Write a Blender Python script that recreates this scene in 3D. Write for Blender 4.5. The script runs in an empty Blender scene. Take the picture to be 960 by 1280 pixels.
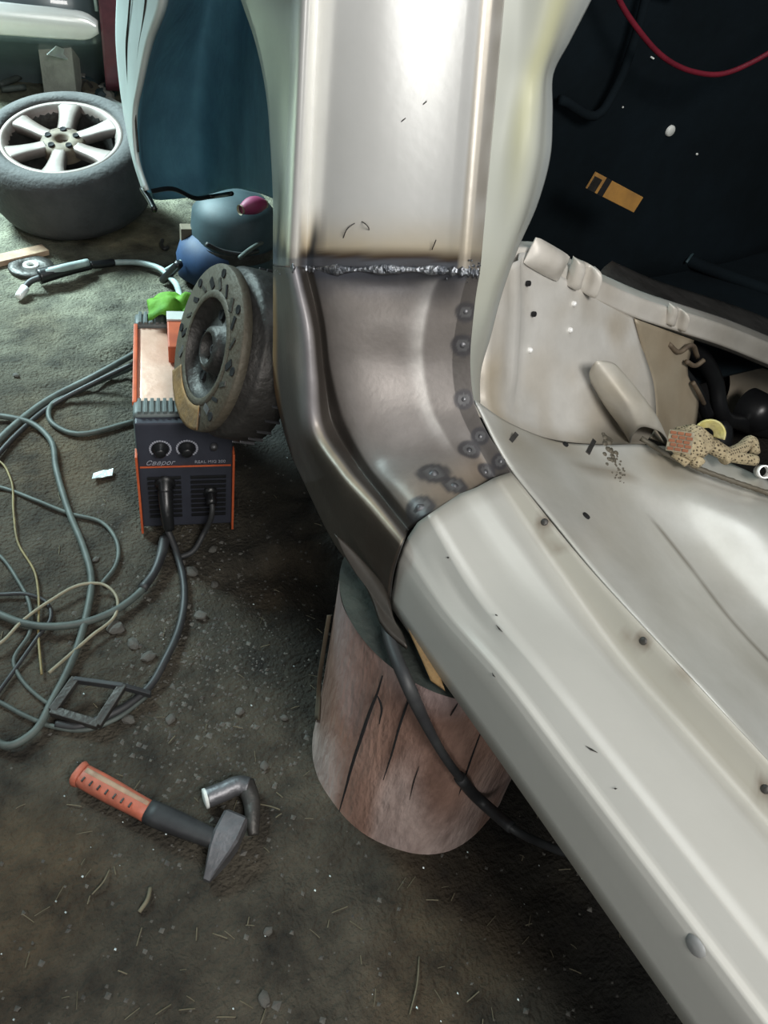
import bpy, bmesh, math, random
from mathutils import Vector, Matrix, noise
random.seed(7)
C = bpy.context.scene.collection
# ------------------------------------------------------------------ camera
FPX, H = 1000.0, 1.2
def _n(v): v = Vector(v); v.normalize(); return v
down = _n((-210, 1060, 1000)); UP = -down
LV = Vector((-850, -1112, 1000)); LV = _n(LV - down*LV.dot(down))
IV = LV.cross(UP)
R = Matrix((IV, LV, UP))            # image camera frame (x right, y down, z ahead) -> world (X inboard, Y car nose, Z up)
EYE = Vector((0, 0, H))
def ray(px, py): return R @ Vector((px-480, py-640, FPX))
def Z(px, py, z):
    d = ray(px, py); return EYE + d*((z-H)/d.z)
def X(px, py, x):
    d = ray(px, py); return EYE + d*(x/d.x)
def Y(px, py, y):
    d = ray(px, py); return EYE + d*(y/d.y)
def proj(p):
    c = R.transposed() @ (Vector(p)-EYE); return 480+c.x/c.z*FPX, 640+c.y/c.z*FPX
cam_d = bpy.data.cameras.new('camera'); cam = bpy.data.objects.new('camera', cam_d); C.objects.link(cam)
cam_d.sensor_fit = 'VERTICAL'; cam_d.sensor_height = 24; cam_d.sensor_width = 18; cam_d.lens = 24*FPX/1280; cam_d.clip_start = .02
cr, cu, cb = R @ Vector((1,0,0)), R @ Vector((0,-1,0)), R @ Vector((0,0,-1))
cam.matrix_world = Matrix(((cr.x,cu.x,cb.x,0),(cr.y,cu.y,cb.y,0),(cr.z,cu.z,cb.z,H),(0,0,0,1)))
bpy.context.scene.camera = cam
# ------------------------------------------------------------------ world, lights, exposure
sc = bpy.context.scene
w = bpy.data.worlds.new('world'); sc.world = w; w.use_nodes = True
w.node_tree.nodes['Background'].inputs[0].default_value = (.55, .68, .70, 1)
w.node_tree.nodes['Background'].inputs[1].default_value = .065
def area(name, loc, target, size, power, col, spread=180):
    l = bpy.data.lights.new(name, 'AREA'); l.shape = 'RECTANGLE'; l.size, l.size_y = size; l.energy = power; l.color = col; l.spread = math.radians(spread)
    o = bpy.data.objects.new(name, l); C.objects.link(o); o.location = loc
    o.rotation_euler = (Vector(target)-Vector(loc)).to_track_quat('-Z', 'Y').to_euler(); return o
area('key_light', (.28, -1.05, 2.15), (.5, .8, .8), (.9, .6), 52, (1, .97, .93))  # unseen key light behind and above the camera
area('pillar_highlight_light', (-.80, -1.15, 1.35), (.5, .8, .9), (.5, 1.0), 11, (1, .99, .97))  # added light near the pillar's mirror direction, gives it a highlight
area('ceiling_lamp', (.9, .5, 3.1), (.9, .6, 0), (1.8, .8), 15, (.92, .97, 1))
area('far_fill_light', (-.6, 4.6, 2.7), (.7, 3.4, 0), (1.8, 1.2), 205, (.72, .97, 1), 75)  # added light with a narrow spread to brighten the far area
area('side_fill_light', (-2.3, .3, 1.7), (.5, .6, .2), (1.2, .8), 4, (.92, .96, 1))  # added fill from the left to brighten the stump
sc.view_settings.view_transform = 'Standard'; sc.view_settings.look = 'None'
sc.view_settings.exposure = 0.0; sc.view_settings.gamma = 1.0; sc.view_settings.use_curve_mapping = False
# ------------------------------------------------------------------ materials
MATS = {}
def mat(name, col, rough=.6, metal=0.0, col2=None, scale=8, detail=6, bump=0.0, bscale=40, vcol=False, emit=None, lo=.35, hi=.65, spec=.5, stretch=(1,1,1), coat=0):
    if name in MATS: return MATS[name]
    m = bpy.data.materials.new(name); m.use_nodes = True; nt = m.node_tree; N = nt.nodes; L = nt.links
    b = N['Principled BSDF']; b.inputs['Roughness'].default_value = rough; b.inputs['Metallic'].default_value = metal
    b.inputs['Specular IOR Level'].default_value = spec; b.inputs['Coat Weight'].default_value = coat
    tc = N.new('ShaderNodeTexCoord'); mp = N.new('ShaderNodeMapping'); mp.inputs['Scale'].default_value = stretch
    L.new(tc.outputs['Object'], mp.inputs['Vector'])
    tn = N.new('ShaderNodeTexNoise'); tn.inputs['Scale'].default_value = scale; tn.inputs['Detail'].default_value = detail; tn.inputs['Roughness'].default_value = .65
    L.new(mp.outputs[0], tn.inputs['Vector'])
    rp = N.new('ShaderNodeValToRGB'); rp.color_ramp.elements[0].position = lo; rp.color_ramp.elements[1].position = hi
    c2 = col2 if col2 else tuple(x*.85 for x in col)
    rp.color_ramp.elements[0].color = (*c2, 1); rp.color_ramp.elements[1].color = (*col, 1)
    L.new(tn.outputs['Fac'], rp.inputs[0]); out = rp.outputs[0]
    if vcol:
        at = N.new('ShaderNodeAttribute'); at.attribute_name = 'Col'
        mx = N.new('ShaderNodeMix'); mx.data_type = 'RGBA'; mx.blend_type = 'MULTIPLY'; mx.inputs[0].default_value = 1
        L.new(out, mx.inputs[6]); L.new(at.outputs['Color'], mx.inputs[7]); out = mx.outputs[2]
    L.new(out, b.inputs['Base Color'])
    if bump:
        t2 = N.new('ShaderNodeTexNoise'); t2.inputs['Scale'].default_value = bscale; t2.inputs['Detail'].default_value = 8
        L.new(mp.outputs[0], t2.inputs['Vector'])
        bp = N.new('ShaderNodeBump'); bp.inputs['Strength'].default_value = bump; bp.inputs['Distance'].default_value = .01
        L.new(t2.outputs['Fac'], bp.inputs['Height']); L.new(bp.outputs[0], b.inputs['Normal'])
    if emit:
        b.inputs['Emission Color'].default_value = (*emit[0], 1); b.inputs['Emission Strength'].default_value = emit[1]
    MATS[name] = m; return m
M = dict(
 dirt=mat('dirt', (.085,.075,.058), .85, 0, (.012,.0105,.0085), 11, 14, 1.0, 130, vcol=True, lo=.3, hi=.72, spec=.35),
 steel=mat('bare_steel', (.92,.92,.90), .30, .55, (.86,.86,.84), 6, 5, .015, 90, vcol=True),
 silver=mat('silver_primer', (.51,.505,.475), .36, .15, (.485,.48,.45), 5, 5, .02, 120, vcol=True),
 burnt=mat('burnt_steel', (.54,.515,.49), .46, .3, (.40,.385,.365), 12, 10, .05, 130, vcol=True),
 weld=mat('weld_bead', (.42,.44,.47), .28, .95, (.10,.11,.13), 60, 5, .6, 160),
 inner=mat('dusty_beige_paint', (.66,.645,.615), .45, .1, (.53,.515,.485), 7, 9, .05, 50, vcol=True),
 floorpan=mat('floor_pan_steel', (.68,.68,.66), .36, .35, (.56,.56,.53), 6, 8, .05, 50, vcol=True),
 plastic=mat('milky_panel', (.50,.51,.47), .38, .05, (.43,.44,.42), 4, 3, vcol=True),
 fender=mat('fender_paint', (.42,.43,.42), .35, .3, (.36,.37,.37), 4, 4),
 bumper=mat('bumper_grey', (.55,.62,.60), .45, .1, (.47,.52,.51), 6, 5),
 liner=mat('liner_felt', (.11,.29,.38), .85, 0, (.08,.21,.29), 10, 6, .2, 60),
 dark=mat('interior_dark', (.005,.010,.014), .9, 0, (.003,.006,.008), 4, 6, .2, 30, spec=.15),
 black=mat('black_plastic', (.012,.013,.014), .35, 0, (.008,.008,.009), 9, 4),
 rubber=mat('tyre_rubber', (.062,.060,.058), .8, 0, (.036,.036,.036), 12, 6, .3, 80),
 rim=mat('rim_alloy', (.22,.19,.172), .45, .3, (.13,.10,.085), 10, 8),
 dirtyrim=mat('rim_hub_dirt', (.15,.115,.075), .7, .1, (.07,.05,.035), 30, 6),
 hole=mat('deep_black', (.004,.004,.005), .9),
 rotor=mat('rotor_iron', (.11,.10,.078), .62, .35, (.10,.085,.06), 14, 8, .3, 90),
 rust=mat('ochre_rust', (.32,.19,.07), .7, .2, (.16,.10,.05), 18, 8, .3, 90),
 iron=mat('dark_iron', (.085,.080,.075), .5, .6, (.04,.038,.035), 14, 8, .3, 70),
 irongrey=mat('grey_iron', (.19,.19,.20), .45, .7, (.09,.09,.095), 14, 8, .2, 70),
 bark=mat('peeled_wood', (.56,.47,.44), .75, 0, (.20,.15,.135), 9, 12, .6, 60, vcol=True, stretch=(1.6,1.6,.45), lo=.3, hi=.62),
 woodtop=mat('stump_top', (.032,.040,.033), .8, 0, (.010,.013,.011), 12, 9, .6, 50),
 copper=mat('welder_cover', (.70,.48,.38), .38, .3, (.55,.32,.23), 7, 9, .1, 50),
 orange=mat('orange_paint', (.62,.13,.045), .5, 0, (.42,.08,.03), 12, 5),
 fascia=mat('dark_fascia', (.040,.044,.060), .5, 0, (.026,.028,.038), 9, 5),
 grille=mat('ribbed_plastic', (.13,.16,.155), .5, 0, (.07,.085,.085), 9, 5),
 cable=mat('grey_green_cable', (.085,.105,.095), .6, 0, (.045,.055,.05), 20, 5),
 cabledark=mat('black_cable', (.035,.037,.038), .55, 0, (.018,.018,.02), 20, 5),
 cablecream=mat('cream_wire', (.30,.27,.19), .6, 0, (.17,.15,.10), 20, 5),
 cableyellow=mat('yellow_wire', (.25,.20,.085), .6, 0, (.14,.11,.05), 20, 5),
 hose=mat('torch_hose', (.36,.44,.42), .45, 0, (.24,.30,.29), 20, 5),
 green=mat('green_rag', (.16,.42,.03), .75, 0, (.06,.22,.01), 12, 6, .3, 60),
 blue=mat('blue_plastic', (.012,.045,.12), .65, 0, (.006,.022,.06), 9, 5),
 glove=mat('knit_cloth', (.42,.35,.22), .9, 0, (.26,.21,.13), 30, 5, .4, 120),
 yellow=mat('yellow_cuff', (.58,.52,.13), .8, 0, (.50,.45,.25), 20, 5, .3, 80),
 brick=mat('red_brown_pads', (.26,.10,.045), .8, 0, (.17,.06,.03), 30, 5),
 hammerorange=mat('hammer_orange', (.50,.13,.075), .55, 0, (.26,.085,.055), 22, 8, .1, 60),
 hammerpale=mat('hammer_wood', (.42,.29,.19), .6, 0, (.24,.15,.10), 30, 8),
 pebble=mat('pebble_grey', (.12,.115,.10), .8, 0, (.045,.042,.038), 30, 6, .3, 60),
 foil=mat('foil', (.8,.9,.92), .3, .4, (.5,.6,.62), 60, 5, .5, 60),
 white=mat('white_plastic', (.72,.74,.70), .45, 0, (.58,.6,.58), 12, 5),
 paper=mat('pale_paper', (.58,.66,.62), .6, 0, (.44,.5,.48), 12, 5),
 caroil=mat('other_car_paint', (.15,.20,.21), .3, .1, (.11,.15,.16), 4, 5, coat=.5),
 chrome=mat('bright_gleam', (.95,.95,.93), .2, .1, (.9,.9,.88), 12, 5),
 redlamp=mat('red_lamp', (.16,.05,.065), .3, 0, (.10,.03,.045), 12, 5),
 concrete=mat('grey_block', (.34,.34,.31), .8, 0, (.24,.24,.22), 14, 8, .4, 60),
 bluegrey=mat('canister_teal', (.035,.065,.075), .6, .1, (.018,.035,.042), 8, 5),
 pink=mat('pink_wrap', (.17,.02,.065), .6, 0, (.18,.02,.07), 30, 5),
 red=mat('red_cable_skin', (.17,.012,.025), .45, 0, (.11,.008,.018), 20, 5),
 straw=mat('straw', (.17,.15,.10), .8, 0, (.09,.08,.05), 20, 5),
 orangeplate=mat('orange_card', (.46,.24,.06), .55, 0, (.30,.16,.05), 14, 6),
 board=mat('brown_board', (.13,.105,.07), .8, 0, (.08,.06,.04), 14, 6),
 sticker=mat('faded_sticker', (.22,.46,.50), .5, 0, (.35,.40,.38), 30, 6),
 lettering=mat('pale_lettering', (.34,.35,.40), .5),
)
# ------------------------------------------------------------------ helpers
def link(name, verts, faces, m, parent=None, smooth=True, cols=None, solid=0, offset=-1):
    me = bpy.data.meshes.new(name); me.from_pydata([tuple(v) for v in verts], [], faces); me.update()
    bm = bmesh.new(); bm.from_mesh(me); bmesh.ops.recalc_face_normals(bm, faces=bm.faces); bm.to_mesh(me); bm.free()
    if smooth: me.polygons.foreach_set('use_smooth', [True]*len(me.polygons))
    if cols:
        a = me.color_attributes.new('Col', 'FLOAT_COLOR', 'POINT')
        for i, c in enumerate(cols): a.data[i].color = (*c, 1)
    if m: me.materials.append(M[m] if isinstance(m, str) else m)
    o = bpy.data.objects.new(name, me); C.objects.link(o); o.parent = parent
    if solid:
        s = o.modifiers.new('thickness', 'SOLIDIFY'); s.thickness = solid; s.offset = offset
    return o
def tag(o, label=None, cat=None, group=None, kind=None):
    if label: o['label'] = label
    if cat: o['category'] = cat
    if group: o['group'] = group
    if kind: o['kind'] = kind
    return o
def thing(name, label, cat, group=None):
    o = bpy.data.objects.new(name, None); o.empty_display_size = .05; C.objects.link(o)
    return tag(o, label, cat, group)
class MB:
    def __init__(s): s.v = []; s.f = []
    def add(s, v, f):
        k = len(s.v); s.v += [Vector(p) for p in v]; s.f += [tuple(i+k for i in q) for q in f]; return s
    def build(s, name, m, parent=None, smooth=True, **k): return link(name, s.v, s.f, m, parent, smooth, **k)
def cat(P, n=8, closed=False):
    P = [Vector(p) for p in P]; out = []; N = len(P)
    for i in range(N if closed else N-1):
        if closed: a, b, c, d = P[i-1], P[i], P[(i+1) % N], P[(i+2) % N]
        else: b, c = P[i], P[i+1]; a = P[i-1] if i else b*2-c; d = P[i+2] if i+2 < N else c*2-b
        h0, h1, h2 = max((b-a).length, 1e-6), max((c-b).length, 1e-6), max((d-c).length, 1e-6)
        m1 = ((b-a)*(h1/h0)+(c-b)*(h0/h1))*(h1/(h0+h1)); m2 = ((c-b)*(h2/h1)+(d-c)*(h1/h2))*(h1/(h1+h2))
        for k in range(n):
            t = k/n; out.append(b*(2*t**3-3*t*t+1)+m1*(t**3-2*t*t+t)+c*(3*t*t-2*t**3)+m2*(t**3-t*t))
    if not closed: out.append(P[-1])
    return out
def grid_faces(r, c, wrap=False):
    f = []
    for i in range(r-1):
        for j in range(c if wrap else c-1):
            k = (j+1) % c; f.append((i*c+j, i*c+k, (i+1)*c+k, (i+1)*c+j))
    return f
def tube_geo(P, r, seg=10, n=6, rad=None, smooth=True):
    Q = cat(P, n) if smooth and n > 1 else [Vector(p) for p in P]
    v = []; ref = Vector((0,0,1))
    for i, q in enumerate(Q):
        t = (Q[min(i+1, len(Q)-1)]-Q[max(i-1, 0)]).normalized()
        if abs(t.dot(ref)) > .95: ref = Vector((1,0,0)) if abs(t.x) < .9 else Vector((0,1,0))
        a = t.cross(ref).normalized(); b = a.cross(t).normalized(); ref = b
        rr = r if rad is None else rad(i/(len(Q)-1))
        for k in range(seg):
            an = 2*math.pi*k/seg; v.append(q+a*math.cos(an)*rr+b*math.sin(an)*rr)
    f = grid_faces(len(Q), seg, True); f.append(tuple(range(seg))); f.append(tuple((len(Q)-1)*seg+k for k in range(seg)))
    return v, f
def tube(name, P, r, m, parent=None, **k):
    v, f = tube_geo(P, r, **k); return link(name, v, f, m, parent)
def frame(axis, ref=(0,0,1)):
    a = Vector(axis).normalized(); u = a.cross(Vector(ref))
    if u.length < .1: u = a.cross(Vector((1,0,0)))
    u.normalize(); return u, u.cross(a)*-1, a
def lathe_geo(c, axis, prof, seg=48, ref=(0,0,1)):
    u, v_, a = frame(axis, ref); c = Vector(c); v = []
    for (r, h) in prof:
        for k in range(seg):
            t = 2*math.pi*k/seg; v.append(c+a*h+(u*math.cos(t)+v_*math.sin(t))*max(r, 1e-4))
    return v, grid_faces(len(prof), seg, True)
def lathe(name, c, axis, prof, m, parent=None, seg=48, ref=(0,0,1), smooth=True):
    v, f = lathe_geo(c, axis, prof, seg, ref); return link(name, v, f, m, parent, smooth)
def box_geo(c, ax, ay, az, bevel=0.0):
    """box centred at c with half-vectors ax, ay, az, chamfered edges"""
    bm = bmesh.new(); bmesh.ops.create_cube(bm, size=2)
    lx, ly, lz = ax.length, ay.length, az.length
    for q in bm.verts: q.co = Vector((q.co.x*lx, q.co.y*ly, q.co.z*lz))
    if bevel: bmesh.ops.bevel(bm, geom=bm.edges[:], offset=bevel, segments=2, affect='EDGES', profile=.6)
    X_, Y_, Z_ = ax.normalized(), ay.normalized(), az.normalized()
    bm.verts.index_update(); v = [Vector(c)+X_*q.co.x+Y_*q.co.y+Z_*q.co.z for q in bm.verts]; f = [tuple(q.index for q in g.verts) for g in bm.faces]; bm.free()
    return v, f
def box(name, c, ax, ay, az, m, parent=None, bevel=.003, smooth=False):
    v, f = box_geo(Vector(c), Vector(ax), Vector(ay), Vector(az), bevel); return link(name, v, f, m, parent, smooth)
def nz(p, s=1.0): return noise.noise(Vector(p)*s)
def lerp(a, b, t): return a+(b-a)*t
def sst(a, b, x):
    t = min(1, max(0, (x-a)/(b-a))) if a != b else float(x > a); return t*t*(3-2*t)
def mixc(a, b, t): return tuple(lerp(a[i], b[i], t) for i in range(3))
class Loft:
    """surface through stations x feature lines, refined along and across"""
    def __init__(s, st, ns=8, nf=6, lin=False):
        rows = [([r[i//nf].lerp(r[min(i//nf+1, len(r)-1)], (i % nf)/nf) for i in range((len(r)-1)*nf+1)] if lin else cat(r, nf)) for r in st]
        cols = [cat([rows[i][j] for i in range(len(rows))], ns) for j in range(len(rows[0]))]
        s.nr, s.nc = len(cols[0]), len(cols); s.ns, s.nf = ns, nf
        s.g = [[cols[j][i] for j in range(s.nc)] for i in range(s.nr)]
    def build(s, name, m, parent, colf=None, solid=.002, disp=None, offset=-1, skip=None):
        v = []; c = []
        for i in range(s.nr):
            for j in range(s.nc):
                p = s.g[i][j]
                if disp: p = p+disp(i/s.ns, j/s.nf, p)
                v.append(p)
                if colf: c.append(colf(i/s.ns, j/s.nf, p))
        f = grid_faces(s.nr, s.nc)
        if skip: f = [q for q in f if not skip(q[0]//s.nc/s.ns, (q[0] % s.nc)/s.nf)]
        return link(name, v, f, m, parent, True, c or None, solid, offset)
    def near(s, px, py):
        best = None
        for i in range(1, s.nr-1):
            for j in range(1, s.nc-1):
                x, y = proj(s.g[i][j]); d = (x-px)**2+(y-py)**2
                if best is None or d < best[0]: best = (d, i, j)
        _, i, j = best; n = (s.g[i+1][j]-s.g[i-1][j]).cross(s.g[i][j+1]-s.g[i][j-1]).normalized()
        p = s.g[i][j]
        if n.dot(EYE-p) < 0: n = -n
        return p, n, i/s.ns, j/s.nf
def sheet(pix, fn, ns=6, nf=6):
    """grid of (px,py,a) pixels lifted to world with fn"""
    return Loft([[fn(*q) for q in row] for row in pix], ns, nf)

# ------------------------------------------------------------------ the ground
def gh(x, y):
    p = Vector((x, y, 0)); h = .010*noise.noise(p*3)+.005*noise.noise(p*11+Vector((3,1,7)))
    rough = sst(.30, .55, x+.25*noise.noise(p*2.2))*sst(2.4, 1.6, y)
    h += rough*(.030*noise.turbulence(p*4.5, 4, True)-.016+.016*noise.noise(p*20)+.008*noise.noise(p*48))
    h += .0035*noise.noise(p*38)
    ridge = sst(.5,.7,x)*sst(1.9,1.6,y)*sst(.8,1.0,y); h += ridge*.035*abs(math.sin(9*y+5*x+3*noise.noise(p*5)))
    for (cx, cy, rr) in ((.542,.499,.20),(.40,1.33,.28),(.52,2.55,.34),(.14,.60,.2)):
        d = math.hypot(x-cx, y-cy); h *= sst(rr*.7, rr*1.3, d)*.9+.1
    return h
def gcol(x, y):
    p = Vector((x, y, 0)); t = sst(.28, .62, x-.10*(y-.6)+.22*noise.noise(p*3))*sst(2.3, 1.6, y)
    a = (1.0,.98,.92); b = (.17,.185,.18); c = mixc(a, b, t)  # dark tint beside and under the car paints its shadow into the floor
    far = sst(1.3, 3.0, y); c = mixc(c, (3.6,4.1,3.8), far)  # distant floor tinted paler and cooler to imitate bright haze
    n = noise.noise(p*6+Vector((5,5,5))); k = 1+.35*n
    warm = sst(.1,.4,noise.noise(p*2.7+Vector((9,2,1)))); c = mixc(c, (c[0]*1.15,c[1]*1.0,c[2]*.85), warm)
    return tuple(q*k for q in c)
xs = [-1.6+.10*i for i in range(7)]+[-.95+.0125*i for i in range(180)]+[1.32+.06*i for i in range(60)]
ys = [-1.4+.1*i for i in range(9)]+[-.5+.0125*i for i in range(230)]+[2.4+.05*i for i in range(110)]
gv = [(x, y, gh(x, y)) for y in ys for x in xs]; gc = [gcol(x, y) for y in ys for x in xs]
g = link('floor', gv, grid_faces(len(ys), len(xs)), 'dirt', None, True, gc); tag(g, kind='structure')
def G(px, py, up=0.0):
    p = Z(px, py, 0)
    for _ in range(3): p = Z(px, py, gh(p.x, p.y)+up)
    return p
# walls that close the garage behind the other car
v, f = box_geo(Vector((1.2, 8.0, 1.4)), Vector((5,0,0)), Vector((0,.08,0)), Vector((0,0,1.6)), 0)
o = link('wall_back', v, f, 'concrete', None, False); tag(o, kind='structure')

# ------------------------------------------------------------------ THE CAR
car = thing('car', 'silver car body propped on a log stump, with newly welded bare steel pillar and sill', 'car')
# --- elbow + pillar feature lines (0 = flange edge ... 6 = outer edge)
XF = (.61, .592, .56, .468, .466, .440, .446, .470)
pst = []
for y in (-130, -60, 0, 60, 125, 190, 255, 300, 334):
    t = y/334
    def e(a0, a1): return a0+(a1-a0)*t
    arch = {-130:258, -60:283, 0:302, 60:322, 125:335, 190:340, 255:343, 300:343, 334:343}[y]
    pst.append([(e(629,599), y+5*t), (e(614,585), y+4*t), (e(583,556), y+2), (e(407,394), y), (e(397,383), y), (e(384,369), y), (e(366,353), y), (arch, y-3)])
XP = (.61, .594, .575, .466, .462, .440, .447, .475)
PIL = Loft([[X(px, py, XP[k]) for k, (px, py) in enumerate(r)] for r in pst], 10, 8)
def pcol(s, t, p):
    y = s/8; fb = sst(5.5,6.1,t)*.5; n = noise.noise(p*38)*.5+.5; c = mixc((1.0,1.0,.99), (.42,.44,.42), fb*2)
    d = (1-y) + .03*(n-.5)                                           # distance up from the weld
    rl = 1-.75*math.exp(-((t-5.05)/.35)**2)
    c = mixc(c, (.80,.62,.34), (1-sst(.02,.26,d))*.8*rl)
    c = mixc(c, (.085,.055,.040), (1-sst(.045,.085+.05*n,d))*rl)
    xx = (t-3)*11 if t > 3 else (t-3)*160; xl = (t-5)*16 if t < 6 else 16+(t-6)*23
    soot = math.exp(-((xx-6+38*d)/(7-8*min(d,.5)))**2)*(1-sst(.12,.24+.06*n,d))
    soot += math.exp(-((xl-23+16*(d-.1))/3.6)**2)*(1-sst(.12,.50,d))+sst(6,10,xl)*(1-sst(.05,.17,d))
    c = mixc(c, (.030,.040,.055), min(1, soot)*.96)
    c = mixc(c, (.20,.22,.26), (1-sst(.035,.055,d))*.8*(.5+.7*n))
    if t < 1: c = mixc(c, (.34,.30,.25), .8*(.55+.6*n) if .0 < t < 1 else .3)
    if 1 <= t < 1.5: c = mixc(c, (.62,.55,.45), .7)
    return c
pil = PIL.build('door_pillar', 'steel', car, pcol, .002)
est = [
 [(599,340),(585,339),(556,337),(394,335),(382,334),(369,334),(353,334),(343,332)],
 [(597,352),(581,352),(544,352),(398,352),(387,352),(373,352),(357,350),(343,347)],
 [(591,402),(570,402),(528,404),(409,402),(399,404),(386,408),(362,408),(343,405)],
 [(588,460),(565,460),(526,460),(416,457),(405,462),(392,468),(364,468),(345,490)],
 [(594,507),(573,510),(538,515),(432,517),(414,525),(398,534),(372,540),(360,552)],
 [(608,539),(586,540),(558,552),(462,577),(445,580),(429,585),(396,602),(382,604)],
 [(624,565),(601,567),(578,582),(490,612),(479,622),(470,634),(438,668),(428,692)],
 [(639,590),(618,597),(596,609),(523,653),(511,662),(504,677),(492,714),(487,757)]]
exs = [XP, XP, XF, XF, XF, (.61,.592,.562,.47,.466,.436,.440,.45), (.61,.592,.556,.462,.462,.432,.428,.432), (.608,.592,.552,.455,.452,.430,.426,.43)]
ELB = Loft([[X(px, py, exs[i][k]) for k, (px, py) in enumerate(r)] for i, r in enumerate(est)], 20, 18)
SPOT = [(586,564,.9),(607,591,.8),(541,594,1.25),(569,607,1),(526,634,1.15),(582,390,.8),(579,431,.9),(580,499,.8),(601,546,.75),(626,577,.7)]
spots = [(*ELB.near(a, b), k) for a, b, k in SPOT]
def ecol(s, t, p):
    n = noise.noise(p*30)*.5+.5; n2 = noise.noise(p*9+Vector((4,4,4)))*.5+.5; n3 = noise.noise(p*70)*.5+.5
    c = mixc((.46,.44,.435), (.36,.335,.32), n2)
    c = mixc(c, (1.3,1.3,1.3), .8*math.exp(-((t-2.0)/.10)**2)*sst(.1,1,s)*sst(6,4,s)*(.5+n3*.6))   # scuffed fold line
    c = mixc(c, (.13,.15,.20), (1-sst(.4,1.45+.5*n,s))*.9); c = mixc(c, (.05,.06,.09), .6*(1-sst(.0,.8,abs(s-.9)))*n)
    val = sst(3.02,3.25,t)*sst(4.95,4.6,t); c = mixc(c, (.11,.098,.088), val*.92)  # valley painted dark to imitate the shade in the groove
    c = mixc(c, (.60,.60,.66), (1-abs(t-5.15)/.45)*.9*sst(4.6,3.6,s) if abs(t-5.15) < .45 else 0)  # pale band paints a highlight onto the ridge
    if t > 5.15: c = mixc(c, (.10,.080,.064), sst(3.4,4.4,s)*.97)  # brown outer side, with its shade deepened in the colour
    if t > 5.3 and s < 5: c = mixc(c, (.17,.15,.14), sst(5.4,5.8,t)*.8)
    if t > 6.5: c = mixc(c, (.80,.50,.25), sst(3.7,3.0,s)*sst(.7,1.4,s)*sst(6.55,6.9,t)*.85)
    k = abs(t-5.02)/.16
    if k < 1: c = mixc(c, (.80,.70,.52), .8*sst(3.6,4.4,s)*(1-k))  # pale line continues the painted highlight along the crease
    c = mixc(c, (.55,.41,.26), .45*sst(5.2,6.8,s)*sst(3.6,2.4,t)*sst(.7,1.2,t))
    c = mixc(c, (.12,.11,.10), sst(6.5,7,s)*.6*n)
    if t < 1: c = mixc(c, (.14,.13,.125), .8)
    for (q, nn, _, _, k) in spots:
        d = (p-q).length/(.0155*k)*(1+.12*(n3-.5))
        if d < 1.25: c = mixc(c, (.10,.10,.115) if d > .62 else (.20,.21,.23), .9*(1-sst(.95,1.25,d)))
    return c
def edisp(s, t, p):
    b = Vector((0,0,0)); 
    return b
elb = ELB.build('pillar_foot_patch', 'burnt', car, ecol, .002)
for (q, nn, _, _, k) in spots:
    pr = [(1e-4,.0042*k)]+[(.0052*k*math.sin(a), .0042*k*math.cos(a)) for a in (.4,.8,1.2)]+[(.0075*k,.0006),(.0085*k,-.001)]
    o = lathe('spot_weld', q, nn, pr, 'irongrey', elb, 20)
for pts in (((428,300),(436,284),(448,277),(458,281),(463,292)),((494,159),(504,150),(520,138),(533,127)),((540,312),(545,300))):
    Q = []
    for a_, b_ in pts: q, nn, _, _ = PIL.near(a_, b_); Q.append(X(a_, b_, q.x)+(EYE-q).normalized()*.0004)
    tube('scratch', Q, .0007, 'iron', pil, n=5, seg=5)
# weld bead along the seam
bead = [p for p in ELB.g[0]]
bv = []; bf = []; seam = bead[::1]; NS = 8
for i, q in enumerate(seam):
    j = min(max(i, 1), len(seam)-2); tdir = (seam[j+1]-seam[j-1]).normalized(); out = (EYE-q).normalized(); a = tdir.cross(out).normalized()
    rr = .0040*(1+.55*noise.noise(q*170)+.35*math.sin(i*.9))
    for k in range(NS):
        an = 2*math.pi*k/NS; bv.append(q+out*.0022+Vector((0,0,-.001))+a*math.cos(an)*rr*1.25+out*math.sin(an)*rr*.75)
bf = grid_faces(len(seam), NS, True)
link('weld_bead', bv, bf, 'weld', car)
sp = MB()
for _ in range(70):
    b0 = random.choice(seam); q = b0+Vector((0,0,random.gauss(0,.007))); r_ = random.uniform(.0006,.0017)
    if random.random() < .45: q = seam[random.randrange(0, 20)]+Vector((0,0,random.gauss(0,.008)))
    n_ = (EYE-q).normalized(); q = q+n_*.001
    sp.add(*lathe_geo(q, n_, [(1e-4,r_),(r_*.7,r_*.7),(r_,0)], 6))
o = sp.build('weld_spatter', 'weld', car); o['kind'] = 'stuff'
# --- sill
sst_px = [[(639,590),(618,597),(596,609),(575,617),(536,643),(522,653),(510,671),(503,684),(497,700),(487,757)],
 [(742,714),(712,708),(684,722),(652,731),(594,742),(574,758),(564,764),(552,772),(544,782),(556,857)],
 [(819,799),(786,820),(757,834),(723,843),(664,846),(640,866),(632,872),(618,880),(607,888),(628,957)],
 [(890,876),(868,917),(846,930),(808,938),(742,946),(716,966),(706,972),(694,980),(680,988),(699,1061)],
 [(962,960),(955,1009),(935,1030),(893,1040),(820,1044),(790,1064),(781,1070),(768,1078),(752,1086),(770,1170)],
 [(1050,1060),(1043,1118),(1023,1142),(980,1150),(900,1145),(868,1165),(858,1172),(845,1180),(828,1190),(842,1282)],
 [(1170,1200),(1160,1262),(1140,1290),(1095,1300),(1005,1300),(970,1320),(958,1327),(942,1335),(922,1347),(935,1430)]]
XS = (.600,.580,.543,.52,.457,.449,.441,.434,.4305,.43)
ZS = (.560,.522,.547,.551,.558,.547,.536,.533,.523,.432)
FB = (0,.55,1,1,1,1,1)
slst = []
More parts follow.
